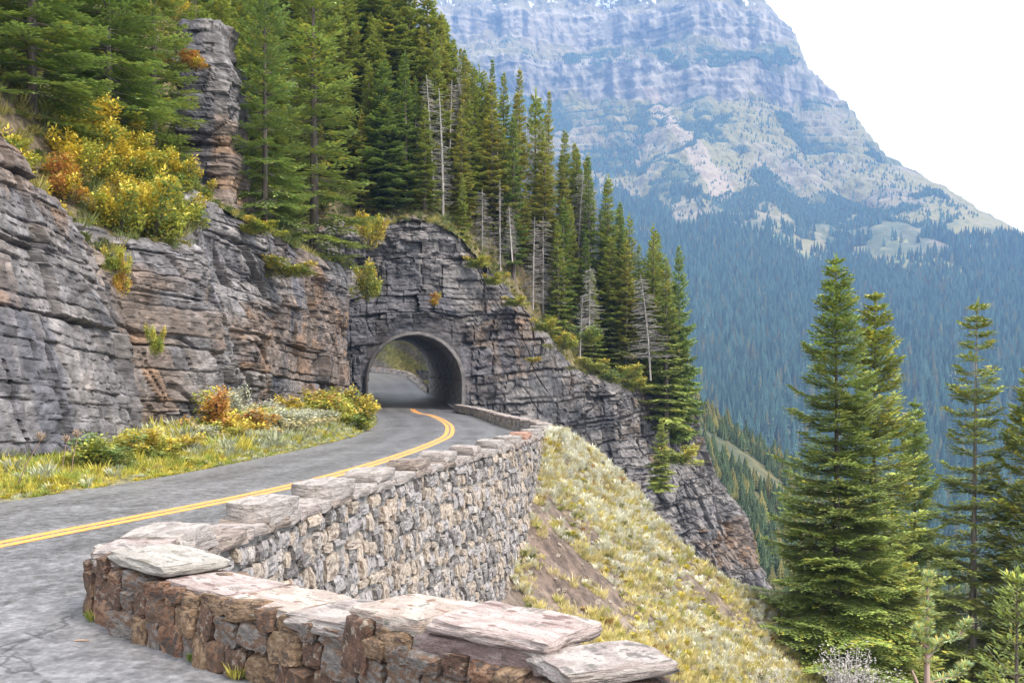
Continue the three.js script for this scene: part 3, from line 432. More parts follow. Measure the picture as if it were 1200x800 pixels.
{
  const nu = 640, nv = 600, K = new Float32Array(nu * nv * 3), Ds = [];
  { const at = []; for (let De = 420; De <= 3720; De += 1) at.push([De, lin(V0, De)]); let k = 0; for (let j = 0; j < nv; j++) { const t = j / (nv - 1), v = t < 0.06 ? mix(900, 640, t / 0.06) : t < 0.34 ? mix(640, 300, (t - 0.06) / 0.28) : mix(300, -48, (t - 0.34) / 0.66); while (k < at.length - 1 && at[k][1] > v) k++; Ds.push(at[k][0]); } for (let j = 1; j < nv; j++) if (Ds[j] <= Ds[j - 1]) Ds[j] = Ds[j - 1] + 0.5; }
  struct('mountain', grid(nu, nv, (i, j) => {
    const u = 400 + 900 * i / (nu - 1), D = (Ds[j] - shiftOf(u)) * bendOf(u), [y, v, vs] = mountY(u, D); K.set([v, u, vs], (i * nv + j) * 3);
    const x = atX(u, D), w = sstep(1900, 2700, D), push = w * (26 * fbm(x * 0.011, y * 0.006, 3, 3, 430) + 15 * fbm(x * 0.045, y * 0.03, 5, 4, 431)) * sstep(-10, 60, v - vs), up = w * 5 * fbm(x * 0.05, y * 0.09, D * 0.05, 3, 432);
    return [x, y + up, -(D + push), 0, 0];
  }, (i, j, p) => {
    const k = (i * nv + j) * 3, v = K[k], u = K[k + 1], x = p[0], D = -p[2], y = p[1];
    const n = fbm(x * 0.006, y * 0.006, D * 0.006, 4, 420), f = fbm(x * 0.03, y * 0.05, D * 0.03, 4, 421);
    const g2 = fbm(x * 0.09, y * 0.12, D * 0.09, 3, 426);
    let c = mix3([0.20, 0.165, 0.095], [0.09, 0.076, 0.055], clamp(0.5 + 1.3 * f + 0.8 * g2));                       // scree and broken rock
    const bed = vn(y * 0.09 + 0.8 * n, x * 0.001, 0, 423); c = mix3(c, [0.15, 0.115, 0.09], clamp(bed) * 0.6);
    const cl = sstep(118, 108, v) * sstep(62, 72, v) + sstep(50, 46, v) * sstep(10, 18, v) + sstep(2, -4, v);
    if (cl > 0.2) { const str = fbm(x * 0.05, y * 0.006, 0, 4, 424) + 0.7 * vn(y * 0.11, x * 0.004, 0, 427) * 0.5; c = mix3([0.235, 0.20, 0.155], [0.045, 0.042, 0.042], clamp(0.5 + 1.5 * str + 0.8 * g2)); }
    const gr = clamp((n + 0.45 * f + 0.5 * g2 + 0.2 - 0.7 * cl) * 3.5) * sstep(30, 90, v); c = mix3(c, [0.155, 0.135, 0.05], gr * 0.9);
    c = mix3(c, [0.045, 0.06, 0.03], clamp((fbm(x * 0.008, D * 0.008, y * 0.01, 4, 425) + 0.3 * g2 + 0.05 - cl * 0.4) * 4) * 0.8 * (v > 20 ? 1 : 0.3));
    const chute = Math.abs(u - (752 + (v - 100) * 0.72) - 9 * vn(v * 0.05, 1)); if (v > 104 && v < 235 && chute < 9 + (v - 100) * 0.05) c = mix3(c, [0.27, 0.205, 0.15], 0.7);   // pale debris chute
    if (v > treeLine(u, x, D)) c = meadow(u, v, x, D) ? mix3([0.19, 0.18, 0.075], [0.10, 0.115, 0.05], clamp(0.5 + 2 * f)) : [0.05, 0.06, 0.03];
    if (v < 8 && f + 0.5 * g2 > 0.34) c = [0.6, 0.61, 0.63];                                                    // old snow on the top ledges
    return c;
  }), new THREE.MeshStandardMaterial({ vertexColors: true, roughness: 0.95, flatShading: true }));
  scene.getObjectByName('mountain').geometry.deleteAttribute('normal');
}
function tierTree(n, tiers, seed, slim) {      // far conifer: trunk-high ragged tiers
  const r = rng(seed), P = [], tri = (...a) => P.push(...a);
  for (let t = 0; t < tiers; t++) { const y0 = 0.08 + 0.86 * t / tiers, y1 = Math.min(1, y0 + 1.7 / tiers), R = slim * (1 - t / tiers) * (0.85 + 0.3 * r()) + 0.012, a0 = r() * 6; for (let k = 0; k < n; k++) { const a = a0 + k / n * 6.283, b = a0 + (k + 1) / n * 6.283, m = (a + b) / 2, q = R * (0.75 + 0.5 * r()); tri(0, y1, 0, R * 0.55 * Math.cos(b), y0 + 0.03, R * 0.55 * Math.sin(b), q * Math.cos(m), y0 - 0.04 * r(), q * Math.sin(m), 0, y1, 0, q * Math.cos(m), y0 - 0.03, q * Math.sin(m), R * 0.55 * Math.cos(a), y0 + 0.03, R * 0.55 * Math.sin(a)); } }
  const g = new THREE.BufferGeometry(); g.setAttribute('position', new THREE.Float32BufferAttribute(P, 3)); g.computeVertexNormals(); return g;
}
const farLeaf = new THREE.MeshStandardMaterial({ color: 0xffffff, roughness: 0.95, side: THREE.DoubleSide });
function woods(name, geo, list, label) {     // list: [x,y,d,height,color]
  const m = new THREE.InstancedMesh(geo, farLeaf, list.length), M = new THREE.Matrix4(), r = rng(5), c = new THREE.Color();
  list.forEach((q, i) => { const w = q[3] * (0.85 + 0.4 * r()); M.makeRotationY(r() * 6).scale(new THREE.Vector3(w, q[3], w)).setPosition(q[0], q[1], -q[2]); m.setMatrixAt(i, M); m.setColorAt(i, c.setRGB(...q[4])); });
  m.name = name; m.userData.kind = 'stuff'; tag(m, label, 'forest'); scene.add(m); return m;
}
{
  const r = rng(600), A = [], C = [];
  const col = () => { const k = 0.5 + 1.0 * r(); return r() < 0.1 ? [0.085 * k, 0.085 * k, 0.04 * k] : [0.042 * k, 0.08 * k, 0.062 * k]; };
  for (let i = 0; i < 52000; i++) {
    const D = 520 + 2250 * Math.sqrt(r()), u = 560 + 740 * r(), x = atX(u, D), [y, v, vs] = mountY(u, D);
    if (v < vs + 4) continue;
    if (v > treeLine(u, x, D)) { if (meadow(u, v, x, D) && r() > 0.3) continue; A.push([x, y - 1, D, 13 + 13 * r(), col()]); }
  }
  for (let i = 0; i < 140000; i++) {          // scattered stands on the benches
    const D = 2150 + 1000 * r(), u = 480 + 720 * r(), x = atX(u, D), [y, v, vs] = mountY(u, D);
    if (v < 56 || v < vs + 10 || v > treeLine(u, x, D) + 10 || (v < 116 && v > 70)) continue;
    const band = Math.exp(-(((v - 150) / 22) ** 2)) * sstep(860, 760, u) * 0.45 + Math.exp(-(((v - 200) / 14) ** 2)) * sstep(800, 740, u) * 0.35;
    if (fbm(x * 0.008, D * 0.008, y * 0.01, 4, 425) + band > 0.10 || r() < 0.05) C.push([x, y - 1, D, 5 + 8 * r(), col()]);
  }
  woods('valley_forest', tierTree(7, 6, 3, 0.17), A, 'dark blue green conifer forest filling the valley side below the mountain');
  woods('mountain_trees', tierTree(5, 3, 4, 0.26), C, 'scattered small conifer stands on the benches of the mountain');
}
// nearer shoulder of the valley side, right of the rock spur
{
  const sy = (x, d) => -16 - 0.62 * (x - 60) + 0.30 * (d - 300) + 6 * fbm(x * 0.02, d * 0.02, 0, 4, 440);
  struct('valley_slope', grid(300, 300, (i, j) => { const x = 20 + 190 * i / 299, d = 200 + 260 * j / 299; return [x, sy(x, d) - 0.9 * Math.max(0, d - 345), -d, x, d]; }, (i, j, p) => mix3([0.16, 0.14, 0.05], [0.055, 0.07, 0.026], clamp(0.45 + 2.0 * fbm(p[0] * 0.035, p[2] * 0.035, 0, 4, 441) + 0.9 * fbm(p[0] * 0.3, p[2] * 0.3, 0, 3, 442)))), soilMat);
  const r = rng(610), A = [];
  for (let i = 0; i < 14000; i++) { const x = 25 + 170 * r(), d = 205 + 160 * r(); if (fbm(x * 0.03, d * 0.03, 0, 3, 443) < -0.3) continue; const k = 0.8 + 0.6 * r(); A.push([x, sy(x, d) - 0.9 * Math.max(0, d - 345) - 0.3, d, 1.2 + 6 * r() ** 2.2 + (d > 330 ? 3 * r() : 0), r() < 0.3 ? [0.13 * k, 0.12 * k, 0.035 * k] : [0.04 * k, 0.062 * k, 0.024 * k]]); }
  woods('slope_thicket', tierTree(8, 8, 7, 0.26), A, 'low green scrub and young conifers on the slope right of the rock spur');
}
// ---------------------------------------------------------------- trees
class Leaves {                          // collects small folded leaf faces
  constructor() { this.p = []; this.c = []; }
  blade(o, dir, side, len, wid, col, fold = 0.25) { // a folded diamond: o root, dir unit, side unit
    const nx = dir.y * side.z - dir.z * side.y, ny = dir.z * side.x - dir.x * side.z, nz = dir.x * side.y - dir.y * side.x, m = 0.45 * len, f = -fold * wid;
    const t = [o.x + dir.x * len, o.y + dir.y * len, o.z + dir.z * len], L = [o.x + dir.x * m + side.x * wid + nx * f, o.y + dir.y * m + side.y * wid + ny * f, o.z + dir.z * m + side.z * wid + nz * f], R = [o.x + dir.x * m - side.x * wid + nx * f, o.y + dir.y * m - side.y * wid + ny * f, o.z + dir.z * m - side.z * wid + nz * f];
    this.p.push(o.x, o.y, o.z, ...R, ...t, o.x, o.y, o.z, ...t, ...L); for (let k = 0; k < 6; k++) this.c.push(col[0], col[1], col[2]);
  }
  geo() { const g = new THREE.BufferGeometry(); g.setAttribute('position', new THREE.Float32BufferAttribute(this.p, 3)); g.setAttribute('color', new THREE.Float32BufferAttribute(this.c, 3)); g.computeVertexNormals(); return g; }
}
class Sticks { constructor() { this.p = []; this.i = []; this.u = []; }
  add(pts, rad, n = 5) { const b = this.p.length / 3; pts.forEach((q, k) => { for (let a = 0; a < n; a++) { const w = a / n * 6.2832, t = k + 1 < pts.length ? pts[k + 1].clone().sub(q) : q.clone().sub(pts[k - 1]); t.normalize(); const s = Math.abs(t.y) > 0.8 ? new THREE.Vector3(1, 0, 0) : new THREE.Vector3(0, 1, 0), e = s.clone().cross(t).normalize(), h = t.clone().cross(e), R = rad[k]; this.p.push(q.x + (e.x * Math.cos(w) + h.x * Math.sin(w)) * R, q.y + (e.y * Math.cos(w) + h.y * Math.sin(w)) * R, q.z + (e.z * Math.cos(w) + h.z * Math.sin(w)) * R); this.u.push(a / n, q.y * 0.3); } if (k) for (let a = 0; a < n; a++) { const c = b + (k - 1) * n + a, d = b + (k - 1) * n + (a + 1) % n; this.i.push(c, d, c + n, d, d + n, c + n); } }); }
  geo() { const g = new THREE.BufferGeometry(); g.setAttribute('position', new THREE.Float32BufferAttribute(this.p, 3)); g.setAttribute('uv', new THREE.Float32BufferAttribute(this.u, 2)); g.setIndex(this.i); g.computeVertexNormals(); return g; } }
const X3 = (x, y, z) => new THREE.Vector3(x, y, z);
function fir(o) {   // o: H, R, seed, first (height of lowest branches, 0..1), gap, arms, twig (spacing), leafW, col, sparse, up, shape
  const r = rng(o.seed), L = new Leaves(), S = new Sticks(), H = o.H, lean = (r() - 0.5) * 0.02 * H, tr = k => X3(lean * k * k, H * k, 0);
  const rt = o.trunk ?? H * 0.0125; S.add([0, 0.03, 0.2, 0.4, 0.6, 0.8, 1].map(k => tr(k).add(X3(0, k === 0 ? -1.2 : 0, 0))), [1.5, 1.15, 0.95, 0.74, 0.5, 0.26, 0.04].map(k => k * rt), 8);
  const wood = new Sticks();
  for (let y = H * (o.first ?? 0.05); y < H * 0.985;) {
    const t = y / H, n = Math.max(3, Math.round((o.arms ?? 6) * (0.6 + 0.4 * (1 - t)) + r() * 1.5)), a0 = r() * 6.28;
    for (let k = 0; k < n; k++) {
      if (r() < (o.sparse ?? 0.08)) continue;
      const a = a0 + (k + 0.7 * (r() - 0.5)) / n * 6.283, prof = Math.pow(1 - t, o.shape ?? 0.85) * (t < 0.12 ? 0.75 + 2 * t : 1), len = Math.max(0.1, o.R * prof * (0.58 + 0.66 * r()) + 0.07 * (1 - t)), el = mix(o.down ?? -0.22, o.up ?? 0.75, Math.pow(t, 1.6)) + 0.22 * (r() - 0.5), dir = X3(Math.cos(a), 0, Math.sin(a)), y0 = y + (o.jit ?? 0.4) * (o.gap ?? 0.4) * (r() - 0.5);
      const pos = q => { const p = tr(clamp(y0 / H)); return p.add(X3(dir.x * len * q, len * (el * q - 0.24 * q * q * (1 - t) + 0.20 * q ** 4), dir.z * len * q)); };
      if (o.wood) wood.add([0, 0.35, 0.7, 1].map(pos), [0.022, 0.016, 0.01, 0.004].map(w => w * (0.4 + len * 0.5)), 3);
      const tint = 0.78 + 0.5 * r(), nt = Math.max(3, Math.round(len / o.twig)), st = r() * 0.5;
      for (let m = 0; m < nt; m++) {
        const q = (o.inner ?? 0.12) + (1 - (o.inner ?? 0.12)) * Math.pow((m + st + 0.3) / (nt + 0.5), 0.85), p = pos(q), p2 = pos(Math.min(1.02, q + 0.03)), fw = p2.sub(p).normalize();
        for (const sd of m === nt - 1 ? [0, 1, -1] : [1, -1]) {
          const ang = sd * (0.75 + 0.35 * r()), c = Math.cos(ang), s = Math.sin(ang), tl = Math.max((o.minT ?? 0.12) * Math.min(1, 1.6 * (1.04 - t)), (len * 0.42 * (1.08 - q) + 0.16) * (0.7 + 0.6 * r()) * (o.tl ?? 1));
          const td = X3(fw.x * c - fw.z * s, fw.y * 0.6 - 0.06 + 0.2 * (r() - 0.5), fw.z * c + fw.x * s).normalize(), base = [o.col[0] * tint, o.col[1] * tint, o.col[2] * tint], v = 0.75 + 0.5 * r(), hue = r() < (o.warm ?? 0.12) ? [1.5, 1.12, 0.8] : [1, 1, 1], cc = [base[0] * v * hue[0], base[1] * v * hue[1], base[2] * v * hue[2]];
          if (o.fine) { // a twig of short needle tufts
            const nn = Math.max(2, Math.round(tl / o.fine));
            for (let e = 0; e < nn; e++) { const w = (e + 0.3) / nn, pp = X3(p.x + td.x * tl * w, p.y + td.y * tl * w - 0.05 * w * w, p.z + td.z * tl * w), s2 = (e % 2 ? 1 : -1) * (0.45 + 0.4 * r()), c2 = Math.cos(s2), z2 = Math.sin(s2), dd = X3(td.x * c2 - td.z * z2, td.y + 0.3 * (r() - 0.35), td.z * c2 + td.x * z2).normalize(), sw = X3(-dd.z + 0.5 * (r() - 0.5), 0.4 * (r() - 0.5), dd.x + 0.5 * (r() - 0.5)).normalize(), vv = 0.82 + 0.36 * r(); L.blade(pp, dd, sw, o.fine * (1.5 + 0.9 * r()), o.leafW * (0.7 + 0.6 * r()), [cc[0] * vv, cc[1] * vv, cc[2] * vv]); }
          } else { const sw = X3(-td.z + 0.3 * (r() - 0.5), 0.5 * (r() - 0.5), td.x + 0.3 * (r() - 0.5)).normalize(); L.blade(p, td, sw, tl, tl * o.leafW, cc); const rd = X3(td.x, td.y - 0.35 - 0.4 * r(), td.z).normalize(); L.blade(p, rd, X3(sw.x, sw.y + 0.8 * (r() - 0.5), sw.z).normalize(), tl * 0.75, tl * o.leafW * 0.8, [cc[0] * 0.9, cc[1] * 0.9, cc[2] * 0.9]); }
        }
      }
    }
    y += (o.gap ?? 0.4) * (0.65 + 0.5 * (1 - t)) * (0.6 + 0.8 * r());
  }
  for (let k = 0; k < 14; k++) { const a = r() * 6.28, p = tr(0.965 + 0.03 * r()), d = X3(0.35 * Math.cos(a), 1, 0.35 * Math.sin(a)).normalize(); L.blade(p, d, X3(-Math.sin(a), 0, Math.cos(a)), 0.02 * H * (0.6 + 0.6 * r()), 0.03, o.col); }
  return { crown: L.geo(), trunk: S.geo(), wood: o.wood ? wood.geo() : null, H };
}
function snag(seed, H, bush) {   // dead tree: bare trunk and twiggy grey limbs
  const r = rng(seed), S = new Sticks(), W = new Sticks(), ln = (r() - 0.5) * 0.1 * H; W.add([0.1, 0.4, 0.7, 0.98].map(k => X3(ln * k * k, H * k, 0)), [0.004, 0.004, 0.003, 0.001], 3); S.add([0, 0.3, 0.6, 0.85, 1].map(k => X3(ln * k * k, H * k - (k ? 0 : 1), 0)), [0.011, 0.0095, 0.007, 0.004, 0.002].map(k => k * H), 6);
  for (let y = H * 0.12; y < H * 0.97; y += 0.14 + 0.12 * r()) { const t = y / H, n = bush > 1 ? 5 : 2 + Math.round(2 * r()); for (let k = 0; k < n; k++) { const a = r() * 6.28, l = bush * (0.35 + 0.75 * r()) * (1 - 0.8 * t) * 1.3 + 0.12, up = 0.35 * (r() - 0.6), o = X3(ln * t * t, y, 0), e = q => X3(o.x + Math.cos(a) * l * q, o.y + l * (up * q - 0.25 * q * q + 0.2 * q ** 3), o.z + Math.sin(a) * l * q); W.add([e(0), e(0.5), e(1)], [0.018, 0.013, 0.004], 3); for (let m = 0; m < 4 * bush; m++) { const q = 0.25 + 0.7 * r(), b = a + (r() < 0.5 ? 1 : -1) * (0.5 + 0.5 * r()), w = 0.35 * l * (1.1 - q) + 0.12; const s0 = e(q); W.add([s0, X3(s0.x + Math.cos(b) * w, s0.y + w * (r() - 0.6) * 0.6, s0.z + Math.sin(b) * w)], [0.009, 0.003], 3); } } }
  return { trunk: S.geo(), limbs: W.geo(), H };
}
const GREEN = [0.205, 0.25, 0.055], DEEP = [0.155, 0.22, 0.055], OLIVE = [0.25, 0.265, 0.062], BRIGHT = [0.12, 0.18, 0.055];
const mid = { twig: 0.16, leafW: 0.24, gap: 0.42, arms: 7, tl: 1.15, shape: 0.7 };
const firKinds = [
  fir({ ...mid, H: 14, R: 2.6, seed: 1, col: DEEP, first: 0.03 }), fir({ ...mid, H: 14, R: 2.0, seed: 2, col: GREEN, first: 0.06 }), fir({ ...mid, H: 13, R: 1.5, seed: 3, col: OLIVE, first: 0.08, sparse: 0.18 }),
  fir({ ...mid, H: 14, R: 1.25, seed: 4, col: DEEP, first: 0.12, sparse: 0.2, shape: 0.7 }), fir({ ...mid, H: 14, R: 1.1, seed: 5, col: OLIVE, first: 0.35, sparse: 0.25, shape: 0.6 }), fir({ ...mid, H: 9, R: 1.9, seed: 6, col: GREEN, first: 0.02 }), fir({ ...mid, H: 12, R: 1.35, seed: 8, col: GREEN, first: 0.1, sparse: 0.15, shape: 0.65 })];
const snagKinds = [snag(41, 11, 0.9), snag(42, 9, 1.3), snag(43, 8, 2.0), snag(44, 10, 0.6)];
function addFir(kind, x, d, y, H, turn, wide, label, group, name = 'fir_tree', bark = barkMat) {
  const k = kind, t = top(name); t.position.set(x, y, -d); t.rotation.y = turn; part('trunk', k.trunk, bark, t); part('crown', k.crown, firMat, t); if (k.wood) part('branch_wood', k.wood, bark, t);
  t.scale.set(H / k.H * wide, H / k.H, H / k.H * wide); return tag(t, label, 'tree', group);
}
function addSnag(k, x, d, y, H, turn, tilt, label, group) { const t = top('dead_tree'); t.position.set(x, y, -d); t.rotation.set(0, turn, tilt); part('trunk', k.trunk, deadMat, t); part('limbs', k.limbs, deadMat, t); t.scale.setScalar(H / k.H); return tag(t, label, 'tree', group); }
const tipped = (kind, px, py, d, turn, wide, label, group, bark) => { const x = atX(px, d), y = Math.max(-3, surfY(x, d)) - 0.3; return addFir(kind, x, d, y, Math.max(3, atY(py, d) - y), turn, wide, label, group, 'fir_tree', bark); };
// --- firs and dead trees on the slope above the tunnel
const R1 = rng(900);
{
  const leftA = fir({ ...mid, H: 14, R: 2.9, seed: 61, col: [0.15, 0.215, 0.055], first: 0.03, fine: 0.14, leafW: 0.072, twig: 0.17, gap: 0.66, arms: 8, jit: 0.3, inner: 0.2, minT: 0.32, tl: 1.2, wood: true }), leftB = fir({ ...mid, H: 14, R: 2.3, seed: 62, col: [0.185, 0.24, 0.058], first: 0.04, fine: 0.14, leafW: 0.072, twig: 0.17, gap: 0.66, arms: 8, jit: 0.3, inner: 0.2, minT: 0.32, tl: 1.2, wood: true }), leftKinds = [leftA, leftB];
  const sil = [[300, -400], [430, -160], [500, -30], [528, 25], [560, 76], [610, 84], [640, 112], [690, 182], [740, 246], [780, 272], [805, 296], [812, 330]];
  const own = [ // kind, tip px, tip py, d, wide, label
    [0, 472, 66, 93, 1.0, 'broad green fir standing on the rock knob over the tunnel'],
    ['A', 310, -60, 56, 0.8, 'dark broad fir standing directly beside the rock column'],
    ['B', 368, -75, 63.5, 1.1, 'large bright green fir between the dark fir and the tunnel rock'],
    [3, 578, 68, 103, 1, 'dark pointed fir in the cluster beside the grey dead tree'], [6, 590, 84, 104, 1, 'olive fir leaning into the cluster beside the grey dead tree'], [3, 560, 76, 105, 0.8, 'thin dark fir behind the grey dead tree'],
    [4, 609, 80, 101, 1, 'thin fir with a long bare reddish trunk on the skyline slope'], [4, 643, 105, 104, 0.8, 'very thin fir spire on the skyline slope'], [6, 627, 104, 105, 0.9, 'narrow fir next to the very thin spire'],
    [3, 691, 180, 103, 1, 'tall narrow fir half way down the skyline slope'], [6, 712, 205, 103, 1.1, 'dense fir just below the tall narrow one on the skyline slope'], [1, 738, 250, 103, 0.9, 'pale green fir above the outer end of the spur'], [1, 766, 262, 102, 0.85, 'green fir near the outer end of the spur'], [0, 796, 288, 101, 0.7, 'dense fir on the outermost edge of the rock spur'], [6, 781, 300, 99, 1.2, 'fir in front of the outermost fir on the spur edge'],
    [5, 542, 205, 89.5, 0.75, 'short young fir growing on the rock ledge right of the knob']];
  for (const [k, px, py, d, w, label] of own) tipped(k === 'A' ? leftA : k === 'B' ? leftB : firKinds[k], px, py, d, R1() * 6, w, label, undefined, px === 609 ? paleBarkMat : barkMat);
  const spots = own.map(o => [atX(o[1], o[3]), o[3]]); let n = 0, dead = 0;
  for (let i = 0; i < 16000 && n < 270; i++) {
    const d = 62 + 50 * Math.pow(R1(), 0.8), x = -46 + 63 * R1(), px = 600 + x / d * 1200, y = surfY(x, d);
    if (y < -50 || px < 255 || px > 806 || (d < 88 && x > -15) || (d < 84 && x > -17.5)) continue;
    const top_ = along2(x); if (x > -16 && d < top_ + 1.0) continue;
    if (spots.some(s => Math.hypot(s[0] - x, s[1] - d) < 1.45)) continue;
    let H = 7 + 8.5 * R1(), py = 453 - (y + H - 2) / d * 1200; const lim = lin(sil, px); if (py < lim) { H = (453 - lim - 12 * R1()) / 1200 * d + 2 - y; py = lim; } if (H < 4 || py > 420) continue;
    spots.push([x, d]); n++;
    const q = R1();
    if (q < 0.3 && px > 500 && dead < 28) { dead++; addSnag(snagKinds[[0, 1, 1, 2, 2][Math.floor(R1() * 5)]], x, d, y - 0.3, H * 0.8, R1() * 6, 0.16 * (R1() - 0.5), 'grey leafless dead tree among the firs on the slope above the tunnel', 'dead trees above the tunnel'); }
    else { const k = px < 520 ? [0, 1, 1, 2, 3, 6][Math.floor(R1() * 6)] : [1, 2, 3, 4, 6, 6][Math.floor(R1() * 6)]; const kn = ['broad dark green', 'full green', 'olive thin crowned', 'dark narrow', 'bare stemmed olive', 'short bushy', 'slim green'][k], zone = px < 330 ? 'behind the rock column' : px < 440 ? 'behind the large bright fir' : px < 540 ? 'above the rock knob' : px < 660 ? 'on the steep slope right of the knob' : 'towards the outer end of the spur', sz = H > 11 ? 'tall ' : H > 7.5 ? '' : 'small '; addFir(firKinds[k], x, d, surfY(x, d) - 0.3, H, R1() * 6, 1.05 + 0.45 * R1(), sz + kn + ' fir ' + zone, sz + kn + ' firs ' + zone); }
  }
  const sn = (k, px, py, d, H, tilt, label) => { const x = atX(px, d), y = atY(py, d); addSnag(snagKinds[k], x, d, Math.min(y, hillY(x, d) + 6), H, R1() * 6, tilt, label); };
  sn(3, 517, 178, 95, 7.2, 0.05, 'broken dead trunk with an orange wood scar at its top');
  sn(2, 550, 200, 97, 8.5, -0.1, 'bushy silver dead tree with dense curling limbs');
  sn(1, 600, 300, 90, 5.5, 0.5, 'grey dead tree leaning over the ledge right of the knob'); sn(2, 690, 395, 93, 6.5, 0.1, 'twiggy grey dead tree low on the spur slope'); sn(2, 762, 432, 97, 9, -0.05, 'large grey twiggy dead tree near the outer end of the spur');
  // left: big firs over the road-cut
  const L = (k, x, d, H, w, label) => addFir(leftKinds[k] ?? firKinds[k], x, d, surfY(x, d) - 0.4, H, R1() * 6, w, label);
  L(0, -16.9, 36, 11, 1.2, 'big dark fir rooted at the edge of the cliff beside the ledge grass'); L(0, -17.4, 44, 13, 1.1, 'big green fir between the cliff edge fir and the rock column'); L(1, -17.0, 48.5, 12, 1.25, 'tall green fir next to the rock column above yellow bushes');
  L(5, -18.6, 36.5, 5, 1.1, 'small fir under the big firs at the cliff edge'); L(0, -20.8, 40, 15, 1.1, 'fir standing behind the big firs at the cliff edge'); L(1, -20, 46, 15, 1.1, 'fir behind the tall green fir by the rock column'); L(0, -21.5, 54, 15, 1, 'fir standing behind the rock column'); L(1, -18.8, 49.5, 12, 0.9, 'fir close behind the rock column above the orange tuft'); L(1, -17.6, 57, 14, 0.9, 'fir squeezed between rock column and dark broad fir');
}
function along2(x) { return edgeAt(spurEdge, 0, x)[1]; }
// --- firs on the valley side, close by
const near = { wood: true, twig: 0.105, fine: 0.10, leafW: 0.06, gap: 0.43, arms: 10, jit: 0.3, inner: 0.12, minT: 0.28, tl: 1.2 };
{
  const T = (k, px, py, d, turn, w, label, bark) => { const x = atX(px, d), y = bankY(x, d) - 0.4; return addFir(k, x, d, y, atY(py, d) - y, turn, w, label, undefined, 'fir_tree', bark); };
  const big = fir({ ...near, H: 17, R: 3.2, seed: 51, col: [0.165, 0.225, 0.052], first: 0.06, shape: 0.74, down: -0.1, up: 0.6, trunk: 0.16 });
  const two = fir({ ...near, H: 15, R: 2.5, seed: 52, col: [0.20, 0.245, 0.058], first: 0.12, shape: 0.7, down: -0.05, up: 0.65, warm: 0.2, trunk: 0.13 });
  const thin = fir({ ...near, H: 17, R: 1.9, seed: 53, col: [0.185, 0.225, 0.055], first: 0.12, shape: 0.6, sparse: 0.14, gap: 0.48, arms: 8, down: 0.0, up: 0.35, warm: 0.12, trunk: 0.15 });
  const small = fir({ ...near, H: 8.5, R: 1.9, seed: 54, col: [0.17, 0.225, 0.055], first: 0.04, gap: 0.34, fine: 0.075, leafW: 0.022, twig: 0.12, tl: 0.9 });
  T(big, 981, 302, 35.5, 1, 1, 'large full green fir on the valley slope beside the grassy bank');
  T(two, 1024, 344, 37, 2, 0.95, 'yellow green fir grown together with the large full fir');
  T(thin, 1140, 352, 40, 3, 1, 'slender fir with a pale trunk showing through thin branches', paleBarkMat);
  T(big, 1072, 470, 43, 4, 0.75, 'darker fir half hidden behind the large full fir');
  T(two, 1212, 430, 39, 0.5, 1, 'fir at the valley edge beyond the slender pale trunked fir');
  T(small, 1190, 668, 23, 2, 1, 'small bushy fir in front of the slender pale trunked fir');
  T(small, 930, 640, 38, 3.3, 0.9, 'low fir tucked under the large full fir by the bank');
  // young pine with thick tufts on a bare pale stem
  const px = atX(1082, 11), pine = top('young_pine'), py = bankY(px, 11); pine.position.set(px, py, -11); tag(pine, 'young pine with bare pink stem and bottlebrush needle tufts before the firs', 'tree');
  const S = new Sticks(), H = atY(672, 11) - py, stemMat = new THREE.MeshStandardMaterial({ color: new THREE.Color(0.46, 0.33, 0.28), map: barkTex, roughness: 0.85 });
  const trunk = k => X3(0.10 * Math.sin(k * 3) - 0.03 + (k > 0.8 ? (k - 0.8) * 0.35 : 0), H * k, 0), br = [];
  S.add([0, 0.3, 0.6, 0.76, 0.84, 0.92, 1].map(trunk), [0.06, 0.055, 0.05, 0.042, 0.026, 0.02, 0.01], 8);
  const arm = (k, pts) => { const o = trunk(k), q = [o, ...pts.map(p => X3(o.x + p[0], o.y + p[1], o.z + p[2]))]; S.add(q, q.map((_, i) => mix(0.028, 0.01, i / (q.length - 1))), 6); br.push(q); };
  arm(0.79, [[0.16, 0.06, 0.03], [0.32, 0.12, 0.05], [0.4, 0.2, 0.04]]); arm(0.77, [[-0.1, 0.12, 0], [-0.17, 0.28, 0.02]]); arm(0.84, [[0.14, 0.14, -0.05], [0.36, 0.22, -0.05], [0.46, 0.36, -0.04]]); arm(0.86, [[-0.1, 0.1, 0.05], [-0.12, 0.2, 0.06]]);
  part('stem', S.geo(), stemMat, pine);
  const N = new Leaves(), r = rng(57), tuft = (p, ax, R, n) => { for (let i = 0; i < n; i++) { const a = r() * 6.28, e = 0.2 + 1.1 * r(), d = X3(Math.cos(a) * Math.sin(e) + ax.x * Math.cos(e), ax.y * Math.cos(e) + 0.25 * Math.sin(e) * Math.sin(a * 2), Math.sin(a) * Math.sin(e) + ax.z * Math.cos(e)).normalize(), s = X3(-d.z, 0.4 * (r() - 0.5), d.x).normalize(), v = 0.8 + 0.4 * r(), y = r() < 0.3; N.blade(p, d, s, R * (0.7 + 0.5 * r()), 0.009, y ? [0.60 * v, 0.50 * v, 0.14 * v] : [0.38 * v, 0.50 * v, 0.24 * v], 0.1); } };
  for (let k = 0.83; k <= 1.0; k += 0.018) for (let m = 0; m < 2; m++) tuft(trunk(k).add(X3((r() - 0.5) * 0.06, 0, (r() - 0.5) * 0.06)), X3(0, 0.8, 0), 0.10, 80);
  for (const q of br) if (q !== br[1]) for (let i = 1; i < q.length; i++) for (let m = 0; m < 3; m++) { const p = q[i].clone().lerp(q[i - 1], m / 4), ax = q[i].clone().sub(q[i - 1]).normalize(); tuft(p, ax, 0.10, 80); }
  part('needles', N.geo(), leafMat, pine);
}
